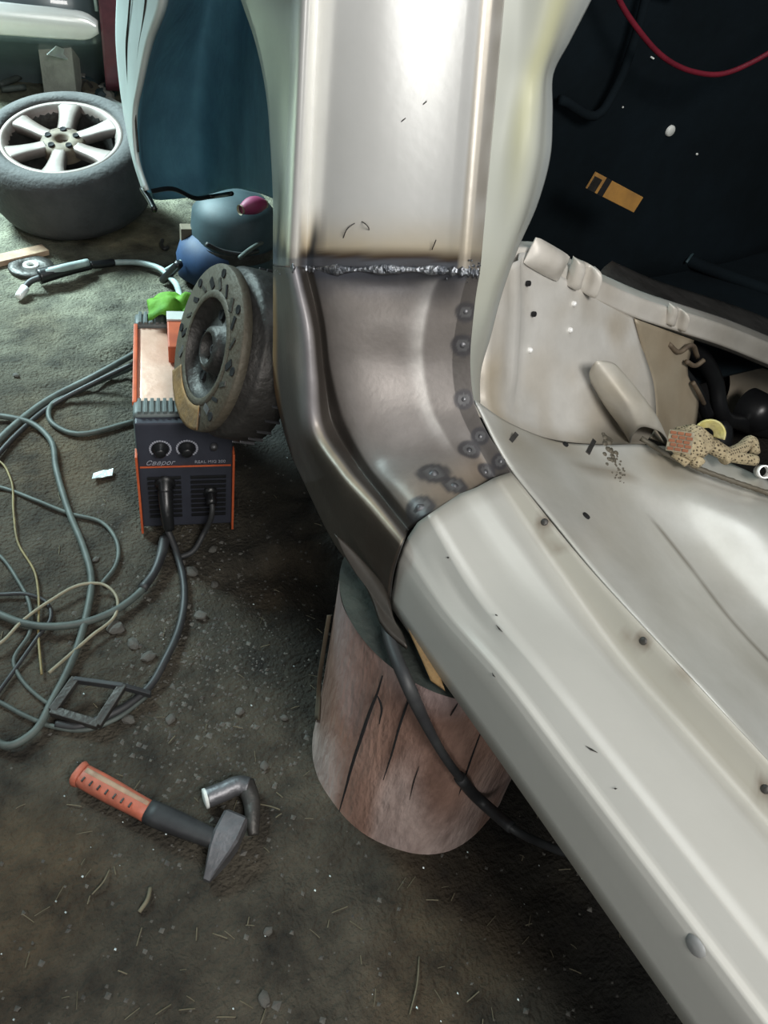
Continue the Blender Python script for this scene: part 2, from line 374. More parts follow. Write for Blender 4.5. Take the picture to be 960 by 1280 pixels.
for si, r in enumerate(sst_px):
    row = [X(px, py, XS[k]-.0012) for k, (px, py) in enumerate(r)]
    for k, q in enumerate(row): q.z = lerp(q.z, ZS[k], FB[si])
    a = row[-1]; row += [a+Vector((.012,0,-.006)), a+Vector((.06,.0,-.010)), a+Vector((.13,.0,-.004)), a+Vector((.15,.0,-.03))]
    slst.append(row)
a, b = slst[-2], slst[-1]; slst.append([b[i]+(b[i]-a[i])*2.2 for i in range(len(a))])
SIL = Loft(slst, 16, 4, True)
def scol(s, t, p):
    n = noise.noise(p*22)*.5+.5; c = (.97,.97,.955)
    if t < 1.2:
        c = mixc(c, (.72,.69,.62), (1-sst(.9,1.2,t))*.8)
        c = mixc(c, (.35,.28,.21), sst(.74,.98,noise.noise(p*26+Vector((1,7,3)))*.5+.55)*(1-sst(.8,1.3,t)))
        for bx, by in ((800,800),(688,650),(955,985)):
            q = SPQ[(bx,by)]; d = (p-q).length; c = mixc(c, (.24,.17,.12), .85*(1-sst(.003,.015,d)))
    if t > 8.9: c = mixc(c, (.80,.79,.73), .6)
    if s < .25: c = mixc(c, (.45,.42,.38), (1-sst(.02,.22,s))*.6)
    for q, dd in CH:
        d = p-q; l = abs(d.dot(dd)); wv = (d-dd*d.dot(dd)).length
        if l < .006 and wv < .0014: c = (.06,.055,.05)
    return c
SPQ = {}
for bx, by in ((800,800),(688,650),(955,985)): SPQ[(bx,by)] = SIL.near(bx, by)[0]
CH = []
sill = SIL.build('sill_panel', 'silver', car, scol, .0018)
# chips: real little paint flakes lifted from the sill
chips = [(620,770,4,.7),(625,786,11,.9),(740,937,13,.65),(813,1028,9,.8),(665,914,9,.9),(684,862,3,.5),(561,697,4,.6),(618,844,6,1),(785,1075,4,.7),(770,986,3,.5),(895,1232,5,.9)]
for (cx, cy, ln, an) in chips:
    q, nn, s_, t_ = SIL.near(cx, cy); q = X(cx, cy, q.x)+nn*.0012; d_ = (X(cx+math.cos(an)*5, cy+math.sin(an)*5, q.x)-X(cx, cy, q.x)); d_ = (d_-nn*d_.dot(nn)).normalized(); s2 = nn.cross(d_)
    L_ = ln*.00085*.6; W_ = .0011; 
    link('paint_chip', [q-d_*L_, q+s2*W_+nn*.0006, q+d_*L_+s2*.001, q-s2*W_*.8], [(0,1,2),(0,2,3)], 'iron', sill, False, solid=.0005)
# flange weld burn blobs
for bx, by in ((800,800),(688,650),(957,983)):
    q, nn, _, _ = SIL.near(bx, by); lathe('spot_weld', q, nn, [(1e-4,.0018),(.003,.0014),(.0045,.0004),(.005,-.001)], 'burnt' if 0 else 'iron', sill, 14)
# raised disc added to stand for a small highlight on the outer ridge
q, nn, _, _ = SIL.near(868, 1184)
lathe('highlight_disc', q, nn, [(1e-4,.002),(.006,.0016),(.009,.0004),(.0105,-.001)], 'fender', sill, 16)
# raw edge where the patch laps the sill
lap = [ELB.g[-1][j]+(EYE-ELB.g[-1][j]).normalized()*.0008 for j in range(ELB.nc)]
v, f = tube_geo(lap, .0011, 6, 1, smooth=False); link('lap_edge', v, f, 'iron', elb)
# dark under-bracket and jacking lug below the patch
ub = [[Z(418,668,.47),Z(440,690,.46),Z(480,735,.445)],[Z(440,705,.452),Z(460,728,.447),Z(490,766,.440)],[Z(460,740,.442),Z(474,760,.438),Z(500,790,.434)],[Z(474,778,.436),Z(486,794,.434),Z(508,812,.432)]]
Loft(ub, 6, 6).build('jacking_bracket', 'burnt', car, lambda s,t,p: (.085,.075,.065), .006)
# pinch weld stub with yellow-brown sealant seen under the sill
sl = [[Z(505,775,.436),Z(530,800,.436)],[Z(522,812,.432),Z(546,834,.432)],[Z(538,850,.426),Z(556,862,.428)]]
Loft(sl, 5, 4).build('sealant_strip', 'rust', car, None, .006)

# --- inner door-frame panel right of the flange
wst = []
for (y, xl, xm, xr) in ((-130,641,722,800),(-60,635,705,765),(0,630,690,736),(50,625,678,710),(92,620,668,689),(140,614,664,688),(190,608,660,686),(250,601,648,671),(310,597,630,645),(370,589,611,624),(420,588,600,611),(470,586,592,598),(505,590,594,598)):
    wst.append([X(xl-3,y,.612), X(lerp(xl,xm,.35),y,.628), X(xm,y,.650), X(lerp(xm,xr,.65),y,.69), X(xr,y,.715)])
WP = Loft(wst, 7, 7)
def wcol(s, t, p):
    n = noise.noise(p*14)*.5+.5; c = (.95,.97,.93)
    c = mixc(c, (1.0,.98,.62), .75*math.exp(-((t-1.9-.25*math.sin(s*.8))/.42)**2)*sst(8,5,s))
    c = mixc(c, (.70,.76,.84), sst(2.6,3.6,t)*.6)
    return mixc(c, (.75,.72,.60), .4*n*sst(6,9,s))
WP.build('inner_pillar_trim', 'plastic', car, wcol, .003)

# --- kick panel (toe board side) left of the opening
# rows go from top rail to bottom edge, columns left -> right: (px, py, world Y)
kp = [[(590,372,.86),(622,350,.86),(648,316,.90),(700,345,.895),(748,374,.888),(792,398,.88)],
      [(582,420,.83),(616,410,.82),(650,392,.862),(704,402,.865),(752,420,.86),(803,440,.855)],
      [(580,462,.80),(614,460,.79),(646,462,.822),(700,470,.825),(758,476,.82),(815,478,.815)],
      [(584,498,.775),(614,500,.765),(644,510,.775),(694,524,.78),(752,530,.775),(818,530,.765)],
      [(592,520,.745),(622,528,.735),(650,538,.735),(690,550,.735),(742,556,.73),(806,556,.72)]]
KP = Loft([[Y(*q) for q in r] for r in kp], 8, 8)
def kcol(s, t, p):
    n = noise.noise(p*16)*.5+.5; m = noise.noise(p*7+Vector((2,2,8)))*.5+.5
    c = mixc((.95,.95,.94), (.84,.81,.76), sst(.4,.8,n))
    c = mixc(c, (.50,.40,.26), sst(.66,.85,m)*.5)
    c = mixc(c, (.58,.46,.28), .6*math.exp(-((t-.9)/.5)**2)*sst(1.2,2.2,s))
    c = mixc(c, (.48,.42,.32), .55*sst(3.2,4,t)*sst(1,3,s))
    c = mixc(c, (.50,.45,.36), .5*sst(3.3,4,s))
    return c
def kdisp(s, t, p):
    return Vector((0,-1,0))*(.012*math.exp(-((t-1.75)/.16)**2)*sst(3.2,2,s)+.006*math.exp(-((t-.7)/.25)**2))
KPO = KP.build('kick_panel', 'inner', car, kcol, .003, kdisp)
def disc_on(L, name, px, py, r, m, parent, tilt=None, lift=.0015):
    q, nn, _, _ = L.near(px, py); q = q+nn*lift
    return lathe(name, q, nn, [(1e-4,.0006),(r,.0006),(r,-.004)], m, parent, 18)
for (hx, hy, r) in ((657,351,.0045),(665,391,.0045)): disc_on(KP, 'drain_hole', hx, hy, r, 'hole', KPO, lift=.010)
for (hx, hy) in ((717,380),(712,415),(662,434)):
    q, nn, _, _ = KP.near(hx, hy); lathe('rivet', q+nn*.006, nn, [(1e-4,.004),(.003,.003),(.0045,.001),(.005,-.006)], 'chrome', KPO, 12)
# plate beyond the kick panel with two holes
sp_ = [[(792,398,.875),(830,412,.872),(866,425,.87)],[(803,440,.855),(838,452,.85),(858,462,.85)],[(812,470,.835),(846,490,.83),(872,500,.83)],[(818,510,.80),(840,530,.79),(866,545,.785)],[(812,548,.745),(834,556,.74),(862,562,.735)]]
SP = Loft([[Y(*q) for q in r] for r in sp_], 6, 6)
SPO = SP.build('side_plate', 'inner', car, lambda s,t,p: mixc((.62,.56,.45),(.45,.36,.25), noise.noise(p*12)*.5+.5), .003)
for hx, hy in ((804,409),(813,443)): disc_on(SP, 'drain_hole', hx, hy, .0055, 'hole', SPO)
# U-bracket standing off the kick panel
br = [[(738,478,.815),(738,462,.800),(745,452,.790),(762,452,.790),(776,462,.795),(780,478,.815)],
      [(754,505,.79),(756,488,.770),(764,478,.762),(786,478,.762),(798,488,.768),(800,506,.79)],
      [(776,536,.755),(778,518,.735),(786,508,.727),(808,508,.727),(820,518,.733),(822,536,.75)],
      [(788,560,.735),(790,546,.715),(798,536,.708),(822,538,.708),(834,548,.714),(838,564,.73)]]
Loft([[Y(*q) for q in r] for r in br], 6, 7).build('channel_bracket', 'inner', car, lambda s,t,p: mixc((1,.98,.92),(.80,.75,.64), noise.noise(p*25)*.5+.5), .003)
# the weld smear under the bracket
q = Y(764,574,.71); 
# --- inner sill / floor pan : rows from the flange to the tunnel side, columns from front to rear
fp = [[(594,500,-1),(634,578,-1),(688,646,-1),(742,712,-1),(819,797,-1),(890,874,-1),(962,958,-1),(1120,1142,-1)],
      [(640,530,.55),(676,566,.54),(738,645,.515),(812,732,.50),(880,812,.495),(948,880,.495),(1030,970,.495),(1140,1090,.495)],
      [(690,550,.525),(716,575,.515),(780,640,.47),(842,716,.45),(900,790,.445),(965,860,.445),(1045,940,.445),(1155,1060,.445)],
      [(742,556,.505),(762,582,.49),(808,640,.445),(862,708,.42),(918,780,.415),(985,850,.41),(1060,920,.41),(1175,1040,.41)],
      [(806,556,.48),(814,596,.465),(856,644,.44),(902,700,.42),(950,760,.405),(1010,820,.40),(1090,890,.40),(1200,1000,.40)],
      [(880,566,.46),(900,606,.455),(930,650,.455),(970,700,.44),(1010,750,.425),(1070,800,.42),(1150,870,.42),(1260,960,.42)],
      [(960,600,.45),(985,632,.45),(1010,670,.45),(1050,710,.44),(1090,750,.43),(1150,800,.42),(1230,860,.42),(1340,940,.42)]]
FP = Loft([[Z(*q) if q[2] > 0 else X(q[0], q[1], .613) for q in r] for r in fp], 8, 8)
def fcol(s, t, p):
    n = noise.noise(p*13)*.5+.5; m = noise.noise(p*5+Vector((2,9,8)))*.5+.5
    c = mixc((.96,.96,.94), (.80,.78,.72), n)
    c = mixc(c, (.52,.43,.31), (1-sst(.0,1.6,t))*sst(.25,.7,n)*.75)
    c = mixc(c, (.40,.34,.27), .7*math.exp(-((t-1.0-.3*m)/.12)**2)*sst(1.6,2.4,s)*sst(3.8,3.2,s))
    if 2.9 < s < 3.06 and t > 1.8: c = mixc(c, (.30,.27,.22), .8*sst(.35,.6,n))
    return c
FPO = FP.build('floor_pan', 'floorpan', car, fcol, .003)
for (hx, hy, r) in ((733,648,.0055),(708,545,.0045)): disc_on(FP, 'drain_hole', hx, hy, r, 'hole', FPO)
for (hx, hy, ang) in ((640,551,-.9),(736,553,-1.1)):
    q, nn, _, _ = FP.near(hx, hy); d_ = Z(hx+math.cos(ang)*10, hy+math.sin(ang)*10, q.z)-Z(hx, hy, q.z)
    box('slot', q+nn*.001, d_*.9, nn.cross(d_.normalized())*.0035, nn*.001, 'iron', FPO, .0004)
# grey sealer smear
sm = MB()
for k in range(60):
    t = k/60; px = 757+t*22+random.gauss(0,4); py = 545+t*60+random.gauss(0,3); q, nn, _, _ = FP.near(px, py); q = Z(px, py, q.z+.001); r_ = random.uniform(.002,.005)*(1.2-t)
    sm.add(*lathe_geo(q, nn, [(1e-4,r_*.5),(r_*.8,r_*.3),(r_*1.2,-.001)], 7))
o = sm.build('sealer_smear', 'rotor', FPO); o['kind'] = 'stuff'
# ragged edge lip along the opening
lip = [Z(*q) for q in ((800,550,.487),(836,572,.478),(872,588,.474),(910,602,.470),(945,614,.466),(975,624,.462),(1020,640,.46))]
lv, lf = tube_geo([p+Vector((0,0,.004)) for p in lip], .0045, 7, 10, rad=lambda t: .0042*(1+.35*noise.noise(Vector((t*40,3,1)))))
link('torn_lip', lv, lf, 'inner' if 0 else 'rotor', car)
# --- cross rail with two clips
ra = [(640,320,.915),(668,322,.915),(700,338,.912),(745,360,.905),(800,384,.895),(850,400,.885),(905,418,.872),(960,440,.858),(1040,472,.84),(1150,520,.82)]
rs = []
for px, py, yy in ra:
    w_ = 1.0
    rs.append([Y(px+4,py-19,yy+.06), Y(px+2,py-13,yy+.004), Y(px+1,py-10,yy-.010), Y(px-2,py+8,yy-.018), Y(px-3,py+12,yy-.020), Y(px-4,py+15,yy-.012), Y(px-5,py+18,yy+.02)])
def rcol(s, t, p):
    n = noise.noise(p*18)*.5+.5; c = mixc((.98,.97,.95), (.74,.69,.62), n*.8)
    return mixc(c, (.42,.41,.38), sst(4.6,6.5,s)*.75)
RL = Loft(rs, 7, 5)
rail = RL.build('cross_rail', 'inner', car, rcol, .004)
def clip(px, py, yy, kk):
    a = Y(px, py, yy); ex = (Y(px+10, py+4.5, yy)-a).normalized(); ez = (Y(px+3, py-10, yy)-a).normalized(); en = Vector((0,-1,0))
    P = []
    prof = [(-.040,.0),(-.038,.014),(-.020,.018),(-.014,.010),(-.006,.004),(.004,.006),(.010,.022),(.018,.028),(.024,.018),(.026,0)]
    rows = []
    for h_, sc_ in ((-.024,.7),(-.020,1.05),(0,1.15),(.016,1.1),(.024,.9),(.027,.2)):
        rows.append([a+ex*(x_*kk)+ez*h_*kk+en*(.012+z_*sc_*kk) for x_, z_ in prof])
    Loft(rows, 4, 4).build('clip', 'inner', rail, lambda s,t,p: mixc((1.05,1.03,1.0),(.8,.76,.7), noise.noise(p*40)*.5+.5), .002)
    b = a+ez*-.026*kk+en*.008
    box('slot', b+ex*.006, ex*.022*kk, ez*.003, en*.002, 'hole', rail, .0008)
clip(722,342,.905,1.0); clip(838,392,.888,.85)
# lump where the rail meets the pillar
re_c = Y(682,324,.895); re_x = (Y(700,336,.895)-Y(668,318,.90)).normalized(); re_n = Vector((-.1,-1,.25)).normalized(); re_z = re_x.cross(re_n)
rows_ = []
for a_ in (-1,-.8,-.45,0,.45,.8,1):
    row = []
    for b_ in (-1,-.75,-.3,.3,.75,1):
        hgt = max(0, 1-abs(a_)**2.5)*max(0, 1-abs(b_)**3)
        row.append(re_c+re_x*a_*.045+re_z*b_*.021+re_n*(.002+.020*hgt*(1-.35*math.sin(a_*4+.8)**2)))
    rows_.append(row)
Loft(rows_, 5, 5).build('rail_end', 'inner', rail, lambda s,t,p: mixc((1,.98,.95),(.8,.76,.7), noise.noise(p*30)*.5+.5), .003)
# dark trim above the rail
ds = [[Y(px+20,py-34,yy+.16), Y(px+8,py-24,yy+.10), Y(px+4,py-15,yy+.05)] for px, py, yy in ra[3:]]
Loft(ds, 5, 4).build('rail_trim', 'iron', car, None, .004)
# panel behind the hoses on the far right
bp = [[(905,448,1.02),(960,462,1.0),(1040,500,.99)],[(912,480,1.0),(960,500,.98),(1040,540,.97)],[(900,520,.98),(960,545,.96),(1040,585,.95)]]
Loft([[Y(*q) for q in r] for r in bp], 5, 6).build('rear_plate', 'inner', car, lambda s,t,p: mixc((.58,.54,.46),(.36,.31,.25), noise.noise(p*14)*.5+.5), .003)
# --- dark interior: fire wall, cabin side, cabin ceiling
FW = Loft([[Vector((lerp(.98,3.4,a_/8), 1.42+.02*math.sin(a_*1.7+b_)+.015*math.sin(b_*2.1), lerp(1.75,.20,b_/5))) for a_ in range(9)] for b_ in range(6)], 4, 4)
CF = Loft([[Vector((lerp(.80,3.4,a_/6), lerp(1.44,.93,b_/3), .235+.012*math.sin(a_*2+b_*1.3))) for a_ in range(7)] for b_ in range(4)], 4, 4)
CF.build('cabin_floor', 'dark', car, None, .01)
FWO = FW.build('fire_wall', 'dark', car, None, .02, offset=1)
for (hx, hy, r) in ((837,163,.0135),):
    q, nn, _, _ = FW.near(hx, hy); q = Y(hx, hy, q.y)+nn*.004; lathe('plug', q, nn, [(1e-4,.004),(r*.8,.004),(r,.001),(r,-.02)], 'white', FWO, 24);  # white disc stands in for light coming through a hole
for (hx, hy, r) in ((870,192,.003),(815,72,.002),(777,133,.002)):
    q, nn, _, _ = FW.near(hx, hy); q = Y(hx, hy, q.y)+nn*.004; lathe('rivet', q, nn, [(1e-4,.003),(r,.002),(r,-.02)], 'white', FWO, 12)
# insulation folds on the fire wall
for pts, r_ in ((((812,-20,1.36),(790,60,1.37),(770,110,1.38),(752,140,1.38),(700,124,1.38)),.010),(((812,-20,1.36),(850,-10,1.37)),.008)):
    tube('insulation_fold', [Y(*q) for q in pts], r_, 'dark', FWO)
tube('insulation_fold', [Z(*q) for q in ((820,300,.27),(860,325,.26),(910,345,.255),(985,372,.25))], .018, 'dark', FWO)
for a_, b_ in (((858,328,.27),(876,302,.30)),((842,322,.27),(830,300,.30))):
    tube('bracket_strip', [Z(*a_), Z(*b_)], .004, 'bluegrey', FWO)
# heater hoses and boxes in the opening
HS = thing('heater_hose', 'thick black ribbed hoses and duct in the opening behind the glove', 'hose')
tube('hose', [Y(*q) for q in ((815,398,.93),(845,420,.93),(880,450,.92),(895,480,.90),(900,512,.87),(925,528,.88),(985,545,.90))], .019, 'black', HS)
tube('hose', [Y(*q) for q in ((828,440,.90),(850,462,.88),(872,492,.86),(885,520,.85))], .014, 'black', HS)
v, f = lathe_geo(Y(910,545,.79), (.35,-.75,.5), [(1e-4,.016),(.022,.014),(.036,.002),(.040,-.02),(.03,-.05)], 24)
c0 = Y(905,535,.79); link('duct_cover', [c0+Vector(((p-c0).x*.85, (p-c0).y, (p-c0).z*1.25)) for p in v], f, 'black', HS)
v, f = lathe_geo(Y(958,520,.86), (0,-1,.2), [(1e-4,.02),(.030,.016),(.05,-.005),(.052,-.06)], 24); link('duct_cover', v, f, 'black', HS)
for pts in (((836,430,.86),(850,440,.85),(862,432,.85),(872,446,.85)),((858,452,.84),(872,456,.84),(880,450,.84)),((866,478,.83),(874,492,.82),(880,505,.82))):
    tube('wiring_branch', [Y(*q) for q in pts], .005, 'dirtyrim', HS)
box('backing', Y(880,500,1.05), (.34,0,0), (0,.01,0), (0,0,.12), 'hole', HS)
# socket tube end at the right edge
q = Z(957,590,.49); lathe('steel_tube', q, (-.75,-.5,.6), [(.0085,-.05),(.0105,-.05),(.0105,0),(.0085,0),(.0085,-.03)], 'chrome', None, 20)
tag(bpy.context.scene.objects['steel_tube'], 'shiny steel tube end beside the glove at the right edge', 'tube')
# --- fender liner in the wheel arch
LN = []
for (y, xl, xr) in ((-130,268,352),(-60,222,350),(0,204,350),(60,184,350),(120,172,352),(170,168,352),(210,172,352),(240,184,352)):
    row = []
    for k in range(6):
        t = k/5; xx = lerp(xl, xr, t); wav = (8*math.sin(t*7)) if y == 240 else 0
        row.append(X(xx, y+wav+(6*t if y == 240 else 0), .468+.25*math.sin(math.pi*min(1,t*.9))**.8))
    LN.append(row)
Loft(LN, 6, 6).build('wheel_arch_liner', 'liner', car, None, .004)
tube('liner_flap', [X(*q) for q in ((178,236,.47),(186,248,.47),(193,262,.465))], .006, 'black', car)
tube('liner_edge', [X(*q) for q in ((184,240,.50),(215,236,.56),(245,248,.62),(262,246,.66),(290,242,.68))], .005, 'black', car)
# --- front bumper / wing ahead of the arch, ribbed
BP = []
for (y, a_, b_) in ((-130,158,250),(-60,150,216),(0,148,208),(50,147,190),(100,151,178),(150,158,169),(200,168,172),(238,180,184)):
    row = []
    for k in range(13):
        t = k/12; groove = 0
        row.append(X(lerp(a_, b_, t), y, .447+.05*(1-t)**2+groove+(.012 if k == 12 else 0)))
    BP.append(row)
Loft(BP, 6, 3).build('front_wing', 'bumper', car, None, .004)
for k, A_ in enumerate((((166,-40),(161,20),(158,60),(160,100),(164,140),(172,190)),((186,-40),(180,20),(174,60),(170,100),(169,140),(173,190)))):
    tube('groove_strip', [X(px, py, (.462,.4485)[k]) for px, py in A_], .0018, 'iron', car)
# --- wheel hub with drum and slotted disc
hc = X(257,435,.415); hax = Vector((-.939,.104,.335)).normalized(); hu, hv, ha = frame(hax)
RR = .141
hub = lathe('brake_disc', hc, hax, [(RR*.60,.0),(RR*.985,.0),(RR,-.003),(RR,-.016),(RR*.97,-.018),(RR*.60,-.018)], 'rotor', car, 72)
lathe('drum', hc, hax, [(RR*.60,-.0185),(RR*.92,-.0185),(RR*.94,-.030),(RR*1.0,-.034),(RR*1.035,-.040),(RR*1.05,-.080),(RR*1.04,-.10),(RR*.6,-.105),(.03,-.105)], 'iron', hub, 72)
lathe('rusty_ring', hc, hax, [(RR*.60,.0015),(RR*.62,.003),(RR*.67,.003),(RR*.69,.0006)], 'rotor', hub, 64)
lathe('hub_recess', hc, hax, [(RR*.615,.001),(RR*.58,-.012),(RR*.50,-.020),(RR*.30,-.020),(RR*.27,-.006),(RR*.20,.0),(RR*.185,-.002),(RR*.17,-.022),(RR*.10,-.026),(1e-4,-.026)], 'iron', hub, 48)
lathe('axle_nut', hc, hax, [(.011,-.027),(.011,-.014),(.008,-.011),(.006,-.011),(.005,-.016),(1e-4,-.016)], 'irongrey', hub, 6, smooth=False)
def hp(r, a, h=.0): return hc+ha*h+(hu*math.cos(a)+hv*math.sin(a))*r
for k in range(8):
    a = 2*math.pi*(k+.35)/8; q = hp(RR*.90, a, .0008)
    lathe('bolt_hole', q, hax, [(1e-4,.0004),(.0058,.0004),(.0074,.0012),(.0076,-.002)], 'hole', hub, 14)
for k in range(5):
    a = 2*math.pi*(k+.1)/5; q = hp(RR*.42, a, -.0185)
    lathe('stud_hole', q, hax, [(1e-4,.0008),(.0075,.0008),(.009,.003),(.0095,-.001)], 'hole', hub, 14)
for k in range(20):
    a = 2*math.pi*k/20; q = hp(RR*.765, a, .001); rd = (hu*math.cos(a)+hv*math.sin(a)); tg = ha.cross(rd); dd = (rd*.75+tg*.65).normalized()
    box('cooling_slot', q, dd*.011, ha.cross(dd)*(.0030+.0014*(k % 3)), ha*.0008, 'irongrey' if rd.z < -.45 else ('hole' if k % 2 else 'iron'), hub, .0006)
for k in range(30):
    a = 2*math.pi*k/30; rd = (hu*math.cos(a)+hv*math.sin(a)); tg = ha.cross(rd)
    box('vane', hp(RR*1.02, a, -.088), rd*.008, (tg+ha*.25)*.0012, ha*.014, 'irongrey', hub, .0004)
# ochre rust patch at the foot of the disc
vv = []; cc = []
best = sorted(range(72), key=lambda k: hp(RR*.8, 2*math.pi*k/72).z)[:17]; best.sort()
if best[-1]-best[0] > 40: best = sorted([(b if b > 36 else b+72) for b in best])
rows_ = []
for b in best:
    a = 2*math.pi*b/72; rows_.append([hp(RR*r_, a, .0022) for r_ in (.69,.80,.90,.985)])
Loft(rows_, 2, 2).build('rust_patch', 'rust', hub, None, .0012)
# suspension strut and arm behind the disc
tube('strut', [hc-ha*.10, hc-ha*.16+Vector((.02,0,.12)), hc-ha*.18+Vector((.05,-.05,.45))], .026, 'iron', car)
tube('suspension_arm', [hc-ha*.10+Vector((0,0,-.03)), hc-ha*.20+Vector((.06,-.05,-.06)), Vector((1.1,1.1,.30))], .022, 'iron', car)

# ------------------------------------------------------------------ stump
st = thing('log_stump', 'peeled, cracked log stump propping the sill', 'log'); SC = Vector((.542,.499,0)); SH = .42
seg = 96; nh = 40; v = []; c = []
cr_lines = [(424,1012,480,825),(480,971,525,840),(549,1050,600,920),(404,905,412,840)]
def stang(a): return (math.degrees(a)+360) % 360
for i in range(nh+1):
    z = SH*i/nh
    for k in range(seg):
        a = 2*math.pi*k/seg; r = .163+.004*math.sin(3*a+1)+.003*noise.noise(Vector((math.cos(a)*2, math.sin(a)*2, z*3)))+.004*(1-z/SH)**3
        p = SC+Vector((math.cos(a)*r, math.sin(a)*r, z-.012)); v.append(p)
        n1 = noise.noise(Vector((p.x*14, p.y*14, p.z*4)))*.5+.5; n2 = noise.noise(Vector((p.x*6, p.y*6, p.z*5+3)))*.5+.5
        cc_ = mixc((1.0,.93,.90), (.62,.45,.37), sst(.35,.65,n1)); cc_ = mixc(cc_, (.78,.80,.88), sst(.55,.8,n2)*.6)
        c.append(cc_)
f = grid_faces(nh+1, seg, True)
link('trunk', v, f, 'bark', st, True, c)
tv = [SC+Vector((0,0,SH-.010))]; tf = []
for j in range(1, 12):
    for k in range(seg):
        a = 2*math.pi*k/seg; r = (.163+.004*math.sin(3*a+1)+.001)*j/11; p = SC+Vector((math.cos(a)*r, math.sin(a)*r, SH-.0115))
        p.z += .003*nz(p, 30)*(j < 11); tv.append(p)
for k in range(seg): tf.append((0, 1+k, 1+(k+1) % seg))
for j in range(10):
    for k in range(seg): tf.append((1+j*seg+k, 1+j*seg+(k+1) % seg, 1+(j+1)*seg+(k+1) % seg, 1+(j+1)*seg+k))
link('cut_face', tv, tf, 'woodtop', st)
def on_stump(px, py, rr=.1672):
    d = ray(px, py); o_ = EYE-SC; A = d.x**2+d.y**2; B = 2*(o_.x*d.x+o_.y*d.y); Cc = o_.x**2+o_.y**2-rr**2
    D = B*B-4*A*Cc
    if D < 0: D = 0
    t = (-B-math.sqrt(D))/(2*A); return EYE+d*t
for pts, ww in ((((424,1014),(431,990),(439,960),(452,920),(466,880),(471,868),(478,845)),.0024),(((479,975),(488,948),(502,900),(514,868),(520,857)),.0016),(((549,1052),(562,1018),(577,982),(588,950),(600,918)),.0020),(((471,868),(476,880),(474,905)),.0015),(((563,895),(572,880),(578,860)),.0010),(((512,1000),(518,975),(524,958)),.0008)):
    Q = [on_stump(*p_) for p_ in pts]
    Q = [q_ for q_ in Q if q_.z < SH-.004]
    if len(Q) > 1: tube('crack', Q, ww, 'hole', st, n=6, seg=6, rad=lambda t, ww=ww: ww*(.35+.65*math.sin(math.pi*min(.98, max(.02, t)))))
# strip of bark left on the far left side
bk = [[on_stump(px-3, py) , on_stump(px+2, py)] for px, py in ((412,770),(404,820),(399,860),(396,900))]
Loft(bk, 5, 3).build('bark_strip', 'iron' if 0 else 'board', st, None, .002, offset=1)
# cable hanging from the car past the stump
bc = [X(440,690,.50), Vector(X(462,740,.44)), X(480,785,.385)]
pts = [(478,728,.42),(482,768,.425),(490,808,.427),(508,852,.365),(530,900,.33),(552,940,.29),(575,972,.25),(605,1005,.21),(640,1035,.17),(672,1052,.13),(705,1066,.09)]
CB = thing('sleeved_cable', 'dark sleeved cable hanging in front of the log stump', 'cable')
PP = [Z(*q) for q in pts]
for i_ in range(4, 8): PP[i_] = on_stump(*pts[i_][:2], .179)
PP[3] = on_stump(508, 852, .179)
def clear(p):
    d = Vector((p.x-SC.x, p.y-SC.y, 0)); 
    return p if d.length > .178 else p
tube('cable', PP, .0055, 'cabledark', CB, n=8, rad=lambda t: .0085-.0025*sst(.3,.5,t))
tube('sleeve', PP[6:9], .0085, 'cabledark', CB, n=8)

# ------------------------------------------------------------------ hammer and steel elbow
hm = thing('hammer', 'hammer with a worn orange and black handle lying on the dirt', 'hammer')
a, b, c_ = G(100,968,.020), G(188,1016,.022), G(275,1052,.026)
def bar(name, p, q, w0, h0, w1, h1, m, parent, n=8):
    d_ = (q-p).normalized(); s_ = d_.cross(Vector((0,0,1))).normalized(); u_ = s_.cross(d_); v = []; f = []
    for i in range(n+1):
        t = i/n; o_ = p+(q-p)*t; w_ = lerp(w0, w1, t)*(1+.06*math.sin(t*5)); h_ = lerp(h0, h1, t)
        for k in range(12):
            an = 2*math.pi*k/12; ca, sa = math.cos(an), math.sin(an)
            v.append(o_+s_*w_*math.copysign(abs(ca)**.7, ca)+u_*h_*math.copysign(abs(sa)**.7, sa))
    f = grid_faces(n+1, 12, True); f += [tuple(range(12)), tuple(n*12+k for k in range(12))]
    return link(name, v, f, m, parent)
gr = bar('grip', a, b, .017, .014, .0165, .014, 'hammerorange', hm)
bar('handle', b-(b-a)*.03, c_, .0175, .0145, .014, .012, 'cabledark', hm)
s_ = (b-a).cross(Vector((0,0,1))).normalized()
bar('pale_inlay', a*.93+b*.07-s_*.005+Vector((0,0,.0125)), a*.05+b*.95-s_*.005+Vector((0,0,.0125)), .0045, .0022, .004, .002, 'hammerpale', gr)
for k in range(7):
    t = .12+k*.11; q = a+(b-a)*t+s_*.009+Vector((0,0,.0135)); box('grip_notch', q, (b-a).normalized()*.0012, s_*.004, Vector((0,0,.0016)), 'iron', gr, .0003)
bar('pommel', a-(b-a)*.03, a+(b-a)*.04, .019, .016, .0185, .0155, 'hammerorange', gr, 3)
